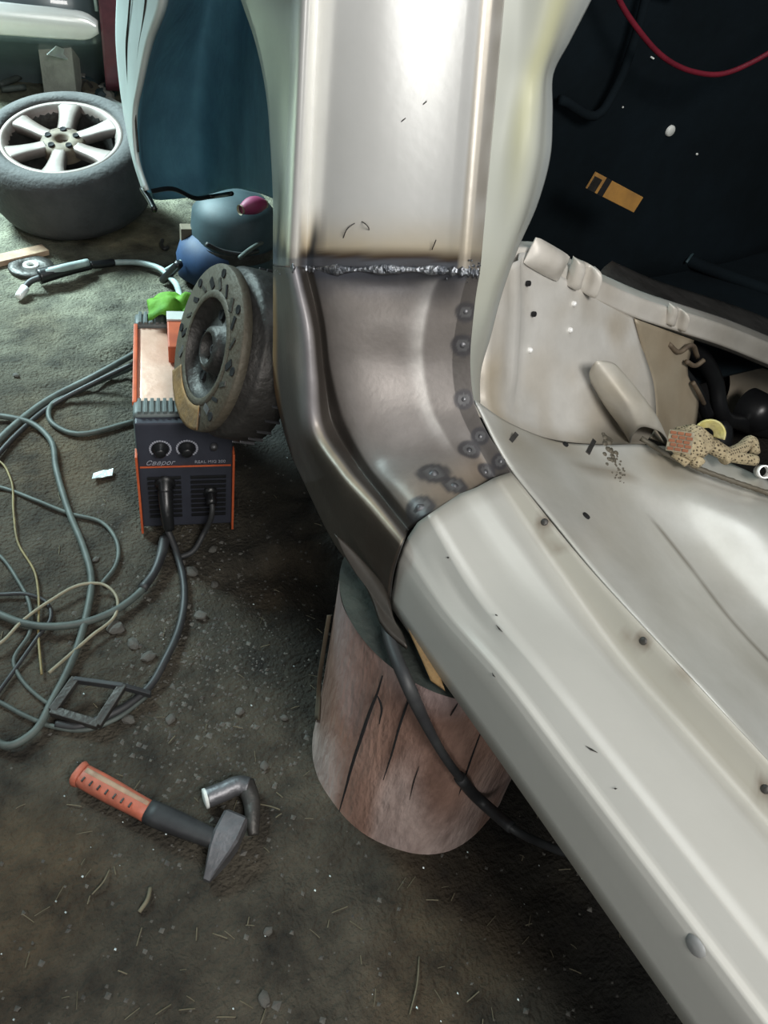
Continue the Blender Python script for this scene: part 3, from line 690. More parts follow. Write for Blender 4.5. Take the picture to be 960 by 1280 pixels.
# head: wedge peen toward the camera
h0, h1, h2 = G(296,1022,.030), G(279,1055,.030), G(258,1101,.014)
d_ = (h2-h0).normalized(); s2 = d_.cross(Vector((0,0,1))).normalized(); rows_ = []
for t, w_, h_ in ((0,.016,.016),(.04,.019,.019),(.38,.020,.020),(.6,.016,.018),(.85,.009,.012),(1,.005,.004)):
    o_ = h0.lerp(h2, t); rows_.append([o_+s2*w_*x_+Vector((0,0,1))*h_*y_ for x_, y_ in ((-1,-.8),(-1,.8),(-.8,1),(.8,1),(1,.8),(1,-.8),(.8,-1),(-.8,-1))])
v = [p for r_ in rows_ for p in r_]; f = grid_faces(6, 8, True)+[tuple(range(8)), tuple(40+k for k in range(8))]
link('hammer_head', v, f, 'irongrey', hm, False)
pe = thing('steel_elbow', 'short bent steel pipe elbow lying above the hammer head', 'pipe')
tube('pipe', [G(258,998,.018), G(278,990,.020), G(300,982,.022), G(311,984,.022)], .015, 'irongrey', pe, n=6, seg=16)
tube('shank', [G(306,980,.020), G(314,1000,.018), G(316,1028,.014), G(317,1044,.008)], .015, 'iron', pe, n=6, seg=14, rad=lambda t: lerp(.016,.008,t))
lathe('pipe_mouth', G(257,998,.018), (G(250,1000,.018)-G(270,993,.018)), [(1e-4,.003),(.010,.003),(.0155,.002),(.0155,-.002)], 'steel' if 0 else 'white', pe, 16)

# ------------------------------------------------------------------ welder
wb = Vector((.296,1.158,0)); wu = Vector((.17,-.055,0)).normalized(); wd = Vector((-wu.y, wu.x, 0)); W_, HH, LL = .18, .282, .37
wz = Vector((0,0,1)); wc = wb+wu*W_/2+wd*LL/2
we = thing('welding_machine', 'portable welding machine with copper coloured cover and dark front standing on the dirt', 'welding machine')
box('cover', wc+wz*(HH/2+.012), wu*(W_/2-.004), wd*(LL/2-.045), wz*(HH/2-.014), 'copper', we, .012, True)
def strap(y0, name):
    o = box(name, wc+wd*y0+wz*(HH/2+.012), wu*(W_/2), wd*.022, wz*(HH/2-.006), 'grille', we, .008, True)
    for k in range(15):
        xk = -W_/2+.012+k*(W_-.024)/14
        box('rib', wc+wd*y0+wu*xk+wz*(HH+.007), wu*.0032, wd*.021, wz*.003, 'grille', o, .001)
    return o
strap(-LL/2+.035, 'front_bezel'); strap(LL/2-.030, 'rear_bezel')
fr = box('front_panel', wb+wu*W_/2+wd*.008+wz*(HH/2+.008), wu*(W_/2-.003), wd*.012, wz*(HH/2-.010), 'fascia', we, .004)
for s__ in (-1, 1): box('side_trim', wb+wu*(W_/2+s__*(W_/2-.001))+wd*.004+wz*.105, wu*.0022, wd*.014, wz*.100, 'orange', we, .001)
box('side_stripe', wb+wu*.003+wd*(LL/2)+wz*(HH+.000), wu*.004, wd*(LL/2-.05), wz*.006, 'orange', we, .002)
FY = -.006
def wp(x_, z_, out=0): return wb+wu*x_+wd*(FY-out)+wz*z_
box('divider_line', wp(W_/2, .178, .0005), wu*(W_/2-.006), wd*.0012, wz*.0015, 'orange', fr, .0004)
for x_ in (.045,.093):
    k_ = lathe('knob', wp(x_, .222), -wd, [(.015,0),(.0145,.004),(.011,.006),(.010,.016),(.008,.018),(1e-4,.018)], 'black', we, 24)
    m_ = MB()
    for q_ in range(20):
        an = math.radians(-50+q_*14); p0 = wp(x_, .222, .001)+(wu*math.cos(an)+wz*math.sin(an))*.0185; m_.add(*box_geo(p0, wu*.0018, wd*.0005, wz*.0018))
    m_.build('dial_scale', 'lettering', k_, False)
lathe('knob', wp(.142,.226), -wd, [(.007,0),(.006,.008),(1e-4,.009)], 'irongrey', we, 16)
m_ = MB()
for i in range(9):
    for j_, (x0, x1) in enumerate(((.018,.080),(.098,.165))): m_.add(*box_geo(wp((x0+x1)/2, .05+i*.0125, .001), wu*(x1-x0)/2, wd*.002, wz*.0028, .001))
m_.build('louvre_grille', 'black', fr, False)
def text(body, size, pos, right, up, m, parent, name, shear=0):
    cu_ = bpy.data.curves.new(name, 'FONT'); cu_.body = body; cu_.size = size; cu_.extrude = .0004; cu_.shear = shear; cu_.align_x = 'LEFT'
    t_ = bpy.data.objects.new('t', cu_); C.objects.link(t_); dg = bpy.context.evaluated_depsgraph_get(); me = bpy.data.meshes.new_from_object(t_.evaluated_get(dg)); bpy.data.objects.remove(t_)
    r_, u_ = right.normalized(), up.normalized(); n_ = r_.cross(u_)
    for q in me.vertices: q.co = pos+r_*q.co.x+u_*q.co.y+n_*q.co.z
    me.materials.clear(); me.materials.append(M[m]); o = bpy.data.objects.new(name, me); C.objects.link(o); o.parent = parent; return o
text('Сварог', .015, wp(.016, .184, .0015), wu, wz, 'lettering', fr, 'lettering', .4)
text('REAL MIG 200', .0095, wp(.106, .186, .0015), wu, wz, 'lettering', fr, 'lettering')
lathe('socket', wp(.050,.135), -wd, [(.020,0),(.018,.006),(.013,.008),(.012,.03),(1e-4,.03)], 'black', we, 24)
lathe('socket', wp(.135,.110), -wd, [(.014,0),(.012,.008),(1e-4,.008)], 'black', we, 20)
box('sticker', wc+wu*.01+wd*.03+wz*(HH-.0015), wu*.022, wd*.030, wz*.0008, 'sticker', we, .0004)
# white + red block behind the disc on top of the welder
bx = thing('parts_box', 'red and white box on the welding machine below the green rag', 'box')
q = wb+wu*.088+wd*(LL*.66)+wz*(HH+.020)
box('carton', q, wu*.022, wd*.062, wz*.019, 'orange', bx, .003); box('lid', q+wz*.020+wd*.048, wu*.0225, wd*.016, wz*.003, 'white', bx, .001)
# rag
q = wb+wu*.082+wd*(LL*.97)+wz*(HH+.004); v = []; rows_ = []
for i in range(26):
    for j in range(26):
        x_ = (i/25-.5)*.105; y_ = (j/25-.5)*.085; rr = math.hypot(x_/.053, y_/.043)
        z_ = .036*max(0, 1-rr*rr*.5)+.016*noise.noise(Vector((x_*40, y_*40, 2)))+.012*abs(noise.noise(Vector((x_*22, y_*30, 8))))
        v.append(q+wu*x_*(1-.15*noise.noise(Vector((y_*30,1,1))))+wd*y_+wz*(max(.003, z_)))
o = link('green_rag', v, grid_faces(26, 26), 'green', None, True, None, .003, 1); tag(o, 'crumpled bright green rag on the rear of the welding machine', 'rag')

# ------------------------------------------------------------------ cables on the floor
def cable(name, pts, r, m, label, cat_, group=None, lift=None, n=7):
    P = []
    for i, q in enumerate(pts):
        up = r+.002+(lift[i] if lift else 0); P.append(G(q[0], q[1], up))
    o = tube(name, P, r, m, None, n=n, seg=8); return tag(o, label, cat_, group)
cable('power_cable', ((176,438),(118,470),(60,500),(20,530),(-40,590)), .0080, 'cable', 'thick grey-green cable from the welder side to the left edge, upper of the pair', 'cable', lift=(.10,.03,0,0,0))
cable('power_cable', ((176,450),(120,477),(64,507),(24,540),(-40,612)), .0055, 'cabledark', 'thin dark cable beside the thick one from the welder side, lower of the pair', 'cable', lift=(.08,.03,0,0,0))
cable('looped_cable', ((172,526),(87,541),(63,526),(63,508),(100,488),(174,456)), .0060, 'cable', 'cable bent into a small loop at the left side of the welder', 'cable')
cable('rubber_hose', ((-30,518),(0,520),(39,529),(63,550),(70,585),(87,642),(105,686),(114,721),(107,773),(92,821),(66,874),(39,918),(13,932),(-20,918)), .0066, 'cable', 'long grey-green hose winding down the left side of the floor past the metal frame', 'hose', lift=[.004]*14)
cable('thin_cable', ((-30,603),(0,609),(44,625),(87,642),(127,653),(146,677),(144,708),(127,730)), .0042, 'cable', 'thin grey cable curving down in an arc left of the welder front', 'cable')
cable('yellow_wire', ((-20,568),(0,577),(13,598),(17,642),(22,677),(44,717),(48,743),(48,795),(52,843)), .0022, 'cableyellow', 'thin yellow wire snaking down the left edge of the floor', 'wire', lift=[.004]*9)
cable('cream_wire', ((-20,815),(0,804),(26,778),(61,752),(105,730),(127,730),(146,747),(144,769),(114,795),(83,822),(61,841)), .0030, 'cablecream', 'cream wire forming a pointed loop on the left of the floor', 'wire', lift=[.012]*11)
cable('welding_hose', ((-30,750),(0,768),(26,778),(57,783),(101,779),(140,765),(175,740),(192,717),(203,688),(208,668)), .0068, 'hose' if 0 else 'cable', 'dark blue-green hose curving from under the welder front to the left edge', 'hose', lift=[.006]*10)
sl_ = tube('strain_relief', [G(178,736,.016), G(192,717,.018), G(202,692,.022), G(206,672,.03)], .0095, 'cabledark', bpy.context.scene.objects['welding_hose'], n=4, seg=10, rad=lambda t: .0092+.0012*math.sin(t*70))
fc = thing('torch_cable', 'black cable plugged into the welder front and trailing down to the metal frame', 'cable')
P = [wp(.050,.135,.028), wp(.052,.10,.055), G(205,650,.06), G(219,686,.02), G(230,730,.01), G(225,782,.01), G(206,826,.01), G(188,857,.01), G(157,883,.01), G(127,898,.01), G(95,908,.008), G(70,905,.008)]
tube('cable', P, .0068, 'cabledark', fc, n=7); tube('plug', [wp(.050,.135,.018), wp(.051,.11,.045), wp(.054,.07,.06)], .013, 'black', fc, n=5, rad=lambda t: lerp(.015,.010,t))
fc = thing('earth_cable', 'short black lead from the right socket of the welder curving onto the dirt', 'cable')
tube('cable', [wp(.135,.110,.006), wp(.137,.09,.03), G(254,668,.03), G(240,690,.01), G(220,698,.008)], .0055, 'cabledark', fc, n=6); tube('plug', [wp(.135,.110,.0), wp(.136,.10,.026)], .010, 'black', fc, n=3)
cable('thin_cable', ((-20,680),(0,695),(22,725),(37,756),(37,791),(17,826),(26,848),(52,874),(70,886)), .0036, 'cable', 'thin grey-green cable bending at the left edge beside the yellow wire', 'cable', lift=[.002]*9)
cable('thin_cable', ((-20,743),(0,743),(35,743),(57,752),(63,774),(48,795),(17,839),(-10,876)), .0036, 'cabledark', 'thin dark cable hooking back to the left edge under the cream wire', 'cable', lift=[.003]*8)
cable('thin_cable', ((-20,870),(0,878),(26,892),(66,908),(109,912),(144,899),(184,870)), .0042, 'cable', 'thin cable passing below the square metal frame', 'cable')
fm = thing('metal_frame', 'square frame of dark metal bar lying on the dirt above the hammer', 'frame')
Q = [G(66,889,.018), G(122,906,.016), G(153,858,.030), G(94,850,.030), G(188,868,.014)]
for a_, b_, w_ in ((0,1,.007),(1,2,.007),(2,3,.004),(3,0,.007),(2,4,.004)):
    p, q = Q[a_], Q[b_]; dd = (q-p)/2; s3 = dd.normalized().cross(Vector((0,0,1))).normalized(); box('bar', (p+q)/2, dd*1.05, s3*w_, Vector((0,0,1))*.006, 'cabledark' if w_ < .005 else 'iron', fm, .0015)
# torch
tc = thing('welding_torch', 'welding torch with bright nozzle, black grip and pale hose lying on the floor', 'torch')
lathe('nozzle', G(27,366,.016), G(22,372,.010)-G(33,357,.022), [(1e-4,.018),(.009,.02),(.011,.01),(.012,-.02),(1e-4,-.02)], 'chrome', tc, 16)
tube('neck', [G(30,360,.018), G(38,352,.028), G(50,347,.034)], .0085, 'cabledark', tc)
tube('grip', [G(48,346,.030), G(70,340,.032), G(95,334,.030), G(112,331,.026)], .020, 'black', tc, rad=lambda t: lerp(.022,.015,t))
tube('shell', [G(52,342,.040), G(75,336,.044), G(110,328,.038)], .011, 'hose', tc)
tube('hose', [G(112,331,.022), G(128,330,.018), G(142,328,.015)], .011, 'black', tc)
tube('hose', [G(142,328,.015), G(170,328,.016), G(196,334,.025), G(214,348,.04), G(224,366,.07), G(225,390,.10)], .0085, 'hose', tc)
# grinding disc, wood strip
ds_ = G(39,334,.006); o = lathe('grinding_disc', ds_, (0,0,1), [(.016,.0),(.016,.006),(.046,.008),(.060,.006),(.062,0),(.060,-.005)], 'iron', None, 40); tag(o, 'dark grinding disc lying flat behind the torch', 'disc')
o = lathe('centre_ring', ds_, (0,0,1), [(.011,.002),(.012,.009),(.021,.010),(.022,.006)], 'white', o, 24)
a, b = G(-20,330,.01), G(57,312,.01); s_ = (b-a).normalized().cross(wz)
o = box('wood_strip', (a+b)/2, (b-a)/2, s_*.022, wz*.008, 'hammerpale', None, .002); tag(o, 'flat strip of pale brown wood at the left edge of the floor', 'wood')
a = G(128,594,.006); v = [a+Vector((x_, y_, .004+.006*nz((x_*60, y_*60, 1)))) for y_ in (-.010,-.004,.003,.011) for x_ in (-.020,-.010,0,.012,.022)]
tag(link('foil_scrap', [Vector((p.x+.4*(p.y-a.y), p.y, p.z)) for p in v], grid_faces(4, 5), 'foil', None, False, None, .0015), 'scrap of shiny foil on the dirt left of the welder', 'foil')
# ------------------------------------------------------------------ loose wheel
wh = thing('car_wheel', 'car wheel with dirty six-spoke alloy rim and worn tyre lying on the floor', 'wheel')
WC, WA, r0 = Vector((.518,2.549,.262)), Vector((-.17,-.195,.96)).normalized(), .174
lathe('tyre', WC, WA, [(r0*.98,-.02),(r0*1.02,.004),(r0*1.10,.012),(r0*1.25,.008),(r0*1.36,-.010),(r0*1.40,-.035),(r0*1.41,-.10),(r0*1.40,-.155),(r0*1.34,-.182),(r0*1.15,-.196),(r0*.98,-.190),(r0*.95,-.16),(r0*.95,-.03)], 'rubber', wh, 72)
rim = lathe('rim', WC, WA, [(r0*.86,-.020),(r0*.93,.001),(r0*.99,.003),(r0*1.02,-.001),(r0*1.01,-.012)], 'rim', wh, 72)
lathe('rim_barrel', WC, WA, [(r0*.93,-.001),(r0*.86,-.02),(r0*.83,-.06),(r0*.80,-.17),(r0*.3,-.17),(1e-4,-.17)], 'dirtyrim' if 0 else 'iron', rim, 48)
lathe('hub_centre', WC, WA, [(1e-4,-.022),(r0*.10,-.022),(r0*.11,-.008),(r0*.17,-.004),(r0*.33,-.008),(r0*.37,-.018),(r0*.36,-.05)], 'dirtyrim', rim, 36)
u, v_, a_ = frame(WA)
for k in range(6):
    an = 2*math.pi*k/6+.80; rd = u*math.cos(an)+v_*math.sin(an); tg = a_.cross(rd); rows_ = []
    for r_, w_, h_ in ((.28,.020,-.010),(.42,.021,-.010),(.60,.023,-.008),(.76,.027,-.006),(.94,.036,-.004)):
        c0 = WC+rd*r0*r_+a_*h_; rows_.append([c0-tg*w_-a_*.022, c0-tg*w_*.95, c0-tg*w_*.6+a_*.003, c0+tg*w_*.6+a_*.003, c0+tg*w_*.95, c0+tg*w_-a_*.022])
    Loft(rows_, 4, 1).build('spoke', 'rim', rim, None, .003)
for k in range(5):
    an = 2*math.pi*k/5; q = WC+(u*math.cos(an)+v_*math.sin(an))*r0*.24+a_*-.004; lathe('bolt_hole', q, WA, [(1e-4,.001),(.007,.001),(.009,.0035),(.010,-.004)], 'hole', rim, 14)
# things behind the disc: canister, blue bag, board, wires
cn = thing('canister', 'dark teal canister standing on the floor behind the brake disc', 'canister')
q = G(292,345,0); 
lathe('body', q, (0,0,1), [(.10,0),(.125,.01),(.13,.10),(.12,.20),(.09,.235),(.03,.25),(1e-4,.25)], 'bluegrey', cn, 40)
lathe('band', q, (0,0,1), [(.1315,.10),(.133,.105),(.133,.125),(.1315,.13)], 'iron', cn, 40)
pk = thing('pink_package', 'small pink wrapped package lying on the canister in the wheel arch', 'package')
qa, qb = Z(302,262,.262), Z(331,255,.262); dd = (qb-qa); v = []
tube('wrap', [qa, qa.lerp(qb, .5)+Vector((0,0,.004)), qb], .022, 'pink', pk, n=6, seg=14, rad=lambda t: .012+.012*math.sin(math.pi*t))
for e_ in (qa, qb): lathe('end_tuft', e_, dd, [(1e-4,.006),(.012,.004),(.014,-.006)], 'cablecream', pk, 12)
bb = G(268,350,0); v, f = lathe_geo(bb, (0,0,1), [(.07,0),(.10,.02),(.11,.07),(.10,.11),(.06,.14),(1e-4,.145)], 36)
tag(link('blue_bag', [p+Vector((.012*nz(p,12), .012*nz(p+Vector((3,0,0)),12), .006*nz(p,14)*(p.z > .01))) for p in v], f, 'blue', None), 'blue plastic bag slumped on the floor behind the brake disc', 'bag')
a = Z(233,284,.155); tag(box('board', a+Vector((.03,.0,-.05)), (.045,-.01,0), (.004,.018,0), (0,0,.05), 'board', None, .003), 'upright brown board behind the blue bag', 'board')
tube_o = tube('metal_hook', [G(203,300,.008), G(202,306,.008), G(206,311,.008), G(210,309,.008)], .006, 'iron', None); tag(tube_o, 'small dark metal hook on the floor behind the torch hose', 'hook')
tag(tube('chair_leg', [G(204,350,.01), G(214,340,.06), G(224,330,.10)], .012, 'black', None), 'short black bar leaning behind the torch hose', 'bar')
tag(tube('white_tube', [Z(208,337,.05), Z(226,327,.09)], .006, 'hose', None), 'short pale tube resting on the black bar', 'tube')
for k, (pts, m_, lb) in enumerate(((((300,322),(312,312),(326,304),(336,302),(342,310),(336,320)),'cable','pale wire curled beside the pillar behind the brake disc'),(((258,305),(272,312),(300,318),(322,314)),'cabledark','dark wire lying over the blue bag behind the brake disc'))):
    o = tube('curled_wire', [Z(px, py, .20-.02*i) for i, (px, py) in enumerate(pts)], .006, m_, None); tag(o, lb, 'wire')
rb = MB()
for k in range(40):
    p = G(random.uniform(290,345), random.uniform(305,345), .0)+Vector((0,0,random.uniform(0,.05))); r_ = random.uniform(.012,.035)
    bm_ = lathe_geo(p, (random.random()-.5, random.random()-.5, 1), [(1e-4,r_*.5),(r_*.7,r_*.3),(r_,0),(r_*.6,-r_*.4),(1e-4,-r_*.5)], 6); rb.add(*bm_)
o = rb.build('scrap_heap', 'iron', None, False); tag(o, 'dark heap of scrap on the floor behind the brake disc', 'scrap', kind='stuff')
# ------------------------------------------------------------------ other car at the top left
oc = thing('parked_car', 'dark car with bright reflection along its sill at the top left behind the wheel', 'car')
o0 = Z(-60,78,.15); o1 = Z(150,98,.15)
o1 = Z(128,60,.22); o0 = Z(-90,42,.22); dirx = (o1-o0).normalized(); up_ = Vector((0,0,1)); nrm = Vector((dirx.y, -dirx.x, 0))
if nrm.dot(EYE-o0) < 0: nrm = -nrm
prof = [(.30,-.30),(.20,-.14),(.05,-.02),(0,.02),(0,.055),(.03,.10),(.06,.26),(.08,.5),(.04,.8),(-.1,1.1)]
# prof: (distance inward, height rel.)
rows_ = []
for t in (-.35, 0, .25, .5, .75, .92, 1.0, 1.06):
    c0 = o0.lerp(o1, t); inn = 0 if t < .9 else (t-.9)*1.2
    rows_.append([c0-nrm*(d_*1+inn)+up_*h_ for d_, h_ in prof])
oc_b = Loft(rows_, 4, 4).build('body', 'caroil', oc, None, .01)
rows_ = []
for t, k in ((-.35,1),(0,1),(.3,1),(.55,.95),(.8,.9),(.93,.75),(.985,.35)):
    c0 = o0.lerp(o1, t); rows_.append([c0+nrm*(.010+.012*s4)+up_*(.075+z_*k) for z_, s4 in ((-.055,0),(-.03,1),(0,1.4),(.03,1),(.055,0))])
Loft(rows_, 4, 4).build('bright_gleam', 'chrome', oc, None, .004)  # white strip stands in for light reflected on the sill
c0 = o0.lerp(o1, 1.02); 
rows_ = []
for t in (1.0,1.05,1.12,1.2,1.4):
    c1 = o0.lerp(o1, t)-nrm*.02; rows_.append([c1-nrm*.02+up_*-.16, c1+nrm*.02+up_*-.05, c1+nrm*.03+up_*.12, c1+nrm*.0+up_*.45, c1-nrm*.1+up_*.9])
Loft(rows_, 3, 3).build('tail_section', 'redlamp', oc, None, .01)
tube('door_gap', [o0.lerp(o1,.985)+nrm*.02+up_*.13, o0.lerp(o1,.96)+nrm*-.02+up_*.40], .006, 'hose', oc)
o_ = o0.lerp(o1,.2)
for t in (-.2, 1.3): lathe('wheel', o0.lerp(o1, t)-nrm*.35+up_*-.05, nrm, [(1e-4,.0),(.10,.01),(.17,.02),(.25,.02),(.28,0),(.28,-.18),(1e-4,-.18)], 'rubber', oc, 32)
# block, folded sheet and scrap under it
def gbox(name, px, py, hx, hy, hz, rz, m, label, cat_, tilt=0, parent=None, lift=0):
    p = G(px, py, hz+lift); Rm = Matrix.Rotation(rz, 3, 'Z') @ Matrix.Rotation(tilt, 3, 'Y')
    o = box(name, p, Rm @ Vector((hx,0,0)), Rm @ Vector((0,hy,0)), Rm @ Vector((0,0,hz)), m, parent, .004)
    return tag(o, label, cat_) if label else o
gbox('grey_block', 76, 84, .065, .05, .12, -.5, 'concrete', 'tall grey block under the dark parked car', 'block')
gbox('grey_block', 92, 99, .05, .05, .03, -.3, 'concrete', 'low pale block beside the tall grey block', 'block')
a = Z(58,68,.20); b = Z(70,57,.22); c0 = Z(93,67,.16); d0 = Z(84,75,.16)
link_o = link('folded_sheet', [a, b, c0, d0, a+Vector((.02,.02,-.1)), d0+Vector((0,0,-.02))], [(0,1,2),(0,2,3)], 'paper', None, False, None, .004); tag(link_o, 'pale folded sheet leaning on the grey block under the parked car', 'sheet')
for k, (p0, p1, lb) in enumerate((((0,106),(25,96),'upper dark stick on the floor at the top left edge'),((2,112),(32,109),'lower dark stick on the floor at the top left edge'))):
    tag(tube('dark_stick', [G(*p0,.015), G(*p1,.02)], .012, 'cable', None), lb, 'stick')
mp = thing('machine_part', 'dark cast metal part lying behind the loose wheel', 'metal part')
for k in range(7):
    q = G(random.uniform(96,118), random.uniform(104,116), .02); lathe('casting', q, (random.uniform(-.6,.6), random.uniform(-.6,.6), 1), [(.008,.03),(.03,.03),(.045,.01),(.05,-.02),(1e-4,-.02)], ('iron','bluegrey','rotor')[k % 3], mp, 10, smooth=False)
mp = thing('machine_part', 'pale greenish metal part between the loose wheel and the front wing', 'metal part')
for k in range(6):
    q = G(random.uniform(120,142), random.uniform(104,124), .02); lathe('casting', q, (random.uniform(-.8,.8), random.uniform(-.6,.6), 1), [(.006,.03),(.025,.02),(.035,.0),(.03,-.02),(1e-4,-.02)], ('concrete','bluegrey')[k % 2], mp, 8, smooth=False)
a, b = G(128,124,.03), G(160,142,.03); s_ = (b-a).normalized().cross(wz)
tag(box('white_strip', (a+b)/2, (b-a)/2, s_*.035, wz*.006, 'paper', None, .002), 'pale flat strip sticking out behind the loose wheel', 'strip')
gbox('white_block', -2, 246, .04, .05, .02, .3, 'white', 'white flat piece at the left edge below the wheel', 'block')

# ------------------------------------------------------------------ inside the car
o = thing('work_glove', 'crumpled dotted knitted work glove with brick-pattern pads and yellow cuff', 'glove')
def blob(cx, cy, zz, sx, sy, sz, m, name, parent, rz=0, nsc=30, na=.18, seg=26):
    c0 = Z(cx, cy, zz); Rm = Matrix.Rotation(rz, 3, 'Z'); v = []
    for i in range(seg+1):
        th = math.pi*i/seg
        for k in range(seg*2):
            ph = math.pi*k/seg; d_ = Vector((math.sin(th)*math.cos(ph), math.sin(th)*math.sin(ph), math.cos(th)))
            s5 = 1+na*noise.noise(d_*2.2+Vector((cx,cy,0)))+na*.5*noise.noise(d_*6+Vector((cy,0,0)))
            v.append(c0+Rm @ Vector((d_.x*sx*s5, d_.y*sy*s5, d_.z*sz*s5)))
    return link(name, v, grid_faces(seg+1, seg*2, True), m, parent), c0
gl, gc0 = blob(864,553,.505,.036,.030,.024,'glove','palm',o,.2)
def knit_pattern(m):
    nt = m.node_tree; N = nt.nodes; L = nt.links; b = N['Principled BSDF']; src = b.inputs['Base Color'].links[0].from_socket
    vo = N.new('ShaderNodeTexVoronoi'); vo.inputs['Scale'].default_value = 190; vo.inputs['Randomness'].default_value = .25; tc_ = N.new('ShaderNodeTexCoord'); L.new(tc_.outputs['Object'], vo.inputs['Vector'])
    rp = N.new('ShaderNodeValToRGB'); rp.color_ramp.elements[0].position = .28; rp.color_ramp.elements[1].position = .40; rp.color_ramp.elements[0].color = (.06,.045,.025,1); rp.color_ramp.elements[1].color = (1,1,1,1)
    L.new(vo.outputs['Distance'], rp.inputs[0]); mx = N.new('ShaderNodeMix'); mx.data_type = 'RGBA'; mx.blend_type = 'MULTIPLY'; mx.inputs[0].default_value = .85
    L.new(src, mx.inputs[6]); L.new(rp.outputs[0], mx.inputs[7]); L.new(mx.outputs[2], b.inputs['Base Color'])
knit_pattern(M['glove'])
for pts, r_ in ((((888,556,.497),(905,566,.492),(925,572,.488),(945,576,.484)),.013),(((905,572,.49),(925,562,.492),(940,552,.492),(944,566,.486)),.012),(((872,574,.492),(868,582,.486)),.012),(((845,565,.492),(860,580,.486)),.010)):
    tube('finger', [Z(*q) for q in pts], r_, 'glove', o, n=6, seg=12, rad=lambda t, r_=r_: r_*(1-.35*t))
a = Z(850,552,.530); ex = (Z(862,554,.530)-Z(842,551,.532)).normalized(); en = (EYE-a).normalized(); ey = en.cross(ex).normalized(); ex = ey.cross(en)
bp_ = box('knuckle_patch', a-en*.004, ex*.018, ey*.016, en*.002, 'cablecream', o, .001)
for r_ in range(5):
    for k in range(3):
        x_ = -.0115+k*.0105+(.003 if r_ % 2 else 0); box('pad', a+ex*x_+ey*(-.012+r_*.006)-en*.001, ex*.0044, ey*.0023, en*.0012, 'brick', bp_, .0005)
cf = []
c0 = Z(884,538,.515)
for i in range(7):
    t = i/6; row = []
    for k in range(9):
        an = math.pi*(k/8)*1.15-.2; row.append(c0+ex*(math.cos(an)*(.012+.012*t)+.004*t)+ey*(math.sin(an)*(.012+.012*t)-.006)+en*(.014*t+.002*math.sin(k*3)))
    cf.append(row)
Loft(cf, 3, 3).build('cuff', 'yellow', o, None, .003)
# orange plate, bracket hanging in the dark
pl = thing('orange_card', 'orange-brown rectangular card in the dark interior', 'card')
a = Y(769,241,1.24); ex = (Y(798,259,1.24)-Y(740,229,1.24))/2; ey = (Y(747,222,1.24)-Y(735,242,1.24))/2
en = ex.normalized().cross(ey.normalized())
bx_ = box('card', a, ex, ey*1.02, en*.003, 'orangeplate', pl, .001)
if en.dot(EYE-a) < 0: en = -en
box('dark_band', a-ex*.50+en*.004, ex*.10, ey*1.03, en*.001, 'hole', bx_, .0003)
box('dark_band', a-ex*.86+en*.004-ey*.2, ex*.14, ey*.8, en*.001, 'iron', bx_, .0003)
tag(tube('red_cable', [Y(*q) for q in ((760,-40,1.30),(775,2,1.30),(800,40,1.29),(830,72,1.28),(868,90,1.27),(905,92,1.26),(940,78,1.25),(985,50,1.24),(1040,0,1.24))], .0055, 'red', None), 'red cable looping across the top of the dark interior', 'cable')

# ------------------------------------------------------------------ pebbles, shavings
def pebble_mesh(sd):
    bm = bmesh.new(); bmesh.ops.create_icosphere(bm, subdivisions=2, radius=1)
    for q in bm.verts: q.co = Vector((q.co.x, q.co.y*.8, q.co.z*.5))*(1+.35*noise.noise(q.co*1.4+Vector((sd,0,0))))
    me = bpy.data.meshes.new('pebble'); bm.to_mesh(me); bm.free(); me.materials.append(M['pebble']); return me
pm = [pebble_mesh(k*3.7) for k in range(5)]
big = [(146,787,12),(167,806,9),(186,822,9),(240,716,10),(266,688,7),(250,770,9),(213,900,7),(160,900,8),(330,958,6),(355,898,5),(268,732,6),(226,705,7),(330,1250,7),(335,1165,5),(230,748,6),(300,890,6),(20,470,6),(120,700,5)]
for i, (px, py, s_) in enumerate(big):
    o = bpy.data.objects.new('stone', pm[i % 5]); C.objects.link(o); p = G(px, py); s__ = s_*.0014; o.location = (p.x, p.y, p.z+s__*.3); o.scale = (s__, s__, s__); o.rotation_euler = (0, 0, i*1.7)
    tag(o, 'grey stone lying on the dirt floor among the cables and hammer', 'stone', 'stones on the dirt floor')
rb = MB()
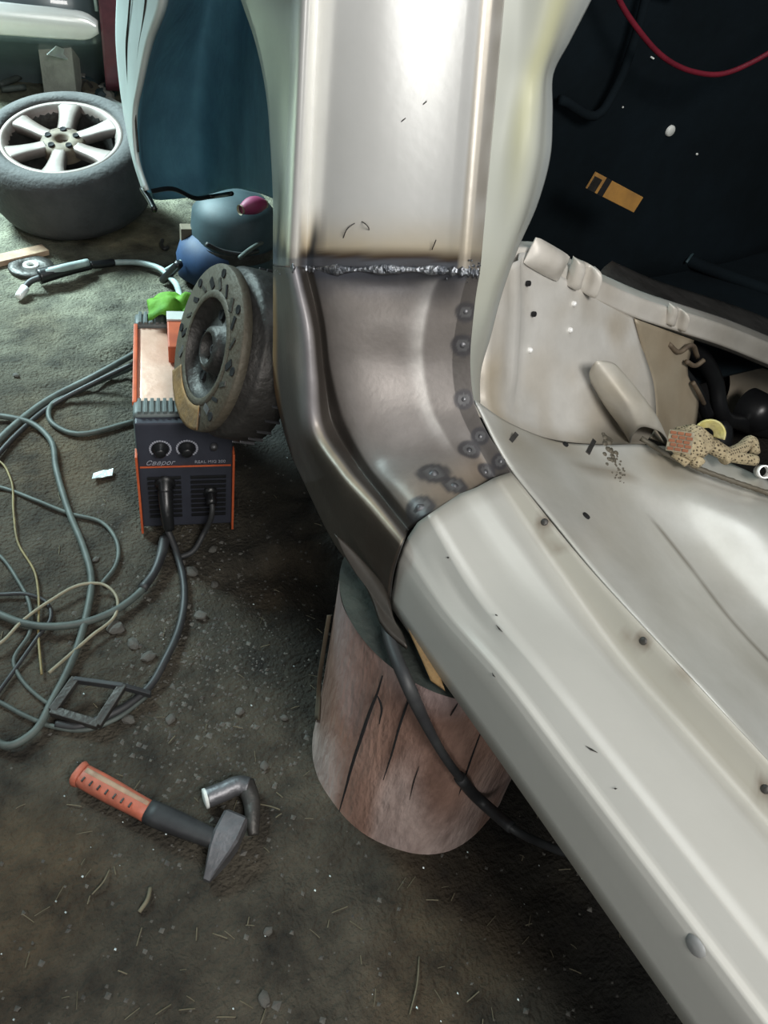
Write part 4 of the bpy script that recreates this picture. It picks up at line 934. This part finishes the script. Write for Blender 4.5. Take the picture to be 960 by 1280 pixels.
for k in range(1900):
    if k % 3: px, py = random.gauss(270,70), random.gauss(800,110)
    else: px, py = random.uniform(0,860), random.uniform(560,1290)
    if px < 0 or py < 500: continue
    p = G(px, py); r_ = abs(random.gauss(0,.0020))+.0009
    if (Vector((p.x,p.y,0))-SC).length < .175: continue
    q = []
    for (a_, b_, c1) in ((1,0,0),(-1,0,0),(0,1,0),(0,-1,0),(0,0,1),(0,0,-1)): q.append(p+Vector((a_,b_,c1*.6))*r_*random.uniform(.6,1.3))
    rb.add(q, [(0,2,4),(2,1,4),(1,3,4),(3,0,4),(2,0,5),(1,2,5),(3,1,5),(0,3,5)])
o = rb.build('gravel', 'pebble', None, False); tag(o, 'fine gravel and crumbs scattered over the dirt floor', 'gravel', kind='stuff')
rb = MB()
for k in range(170):
    px, py = random.uniform(0,820), random.uniform(560,1290); p = G(px, py, .002); an = random.uniform(0,6.3); d_ = Vector((math.cos(an), math.sin(an), random.uniform(-.1,.3)))*random.uniform(.004,.012)
    if (Vector((p.x,p.y,0))-SC).length < .18: continue
    rb.add(*tube_geo([p-d_, p+d_*.2+Vector((0,0,.001)), p+d_], random.choice((.0005,.0008)), 4, 1, smooth=False))
o = rb.build('straw_bits', 'straw', None, False); tag(o, 'bits of straw and wood shavings scattered on the dirt', 'straw', kind='stuff')
rb = MB()
for k in range(90):
    px, py = random.uniform(0,800), random.uniform(480,1290); p = G(px, py, .001); r_ = random.uniform(.0008,.002)
    if (Vector((p.x,p.y,0))-SC).length < .18: continue
    rb.add([p+Vector((r_,0,0)), p+Vector((0,r_,.001)), p+Vector((-r_,0,.0015)), p+Vector((0,-r_*1.3,.001)), p+Vector((0,0,.002))], [(0,1,4),(1,2,4),(2,3,4),(3,0,4)])
o = rb.build('metal_flecks', 'foil', None, False); tag(o, 'small bright metal flecks and weld spatter on the dirt', 'spatter', kind='stuff')
for i, (px, py, qx, qy) in enumerate(((115,1118,137,1087),(174,1140,188,1110),(512,1268,524,1196),(324,1005,350,1012))):
    tag(tube('straw_stalk', [G(px, py, .003), G((px+qx)/2+3, (py+qy)/2, .007), G(qx, qy, .003)], .0011 if i != 1 else .003, 'straw', None, seg=6),
        ('thin straw stalk on the dirt below the hammer grip','pale wood splinter on the dirt below the hammer','long straw stalk near the bottom edge below the stump','short straw stalk right of the hammer head')[i], 'straw')
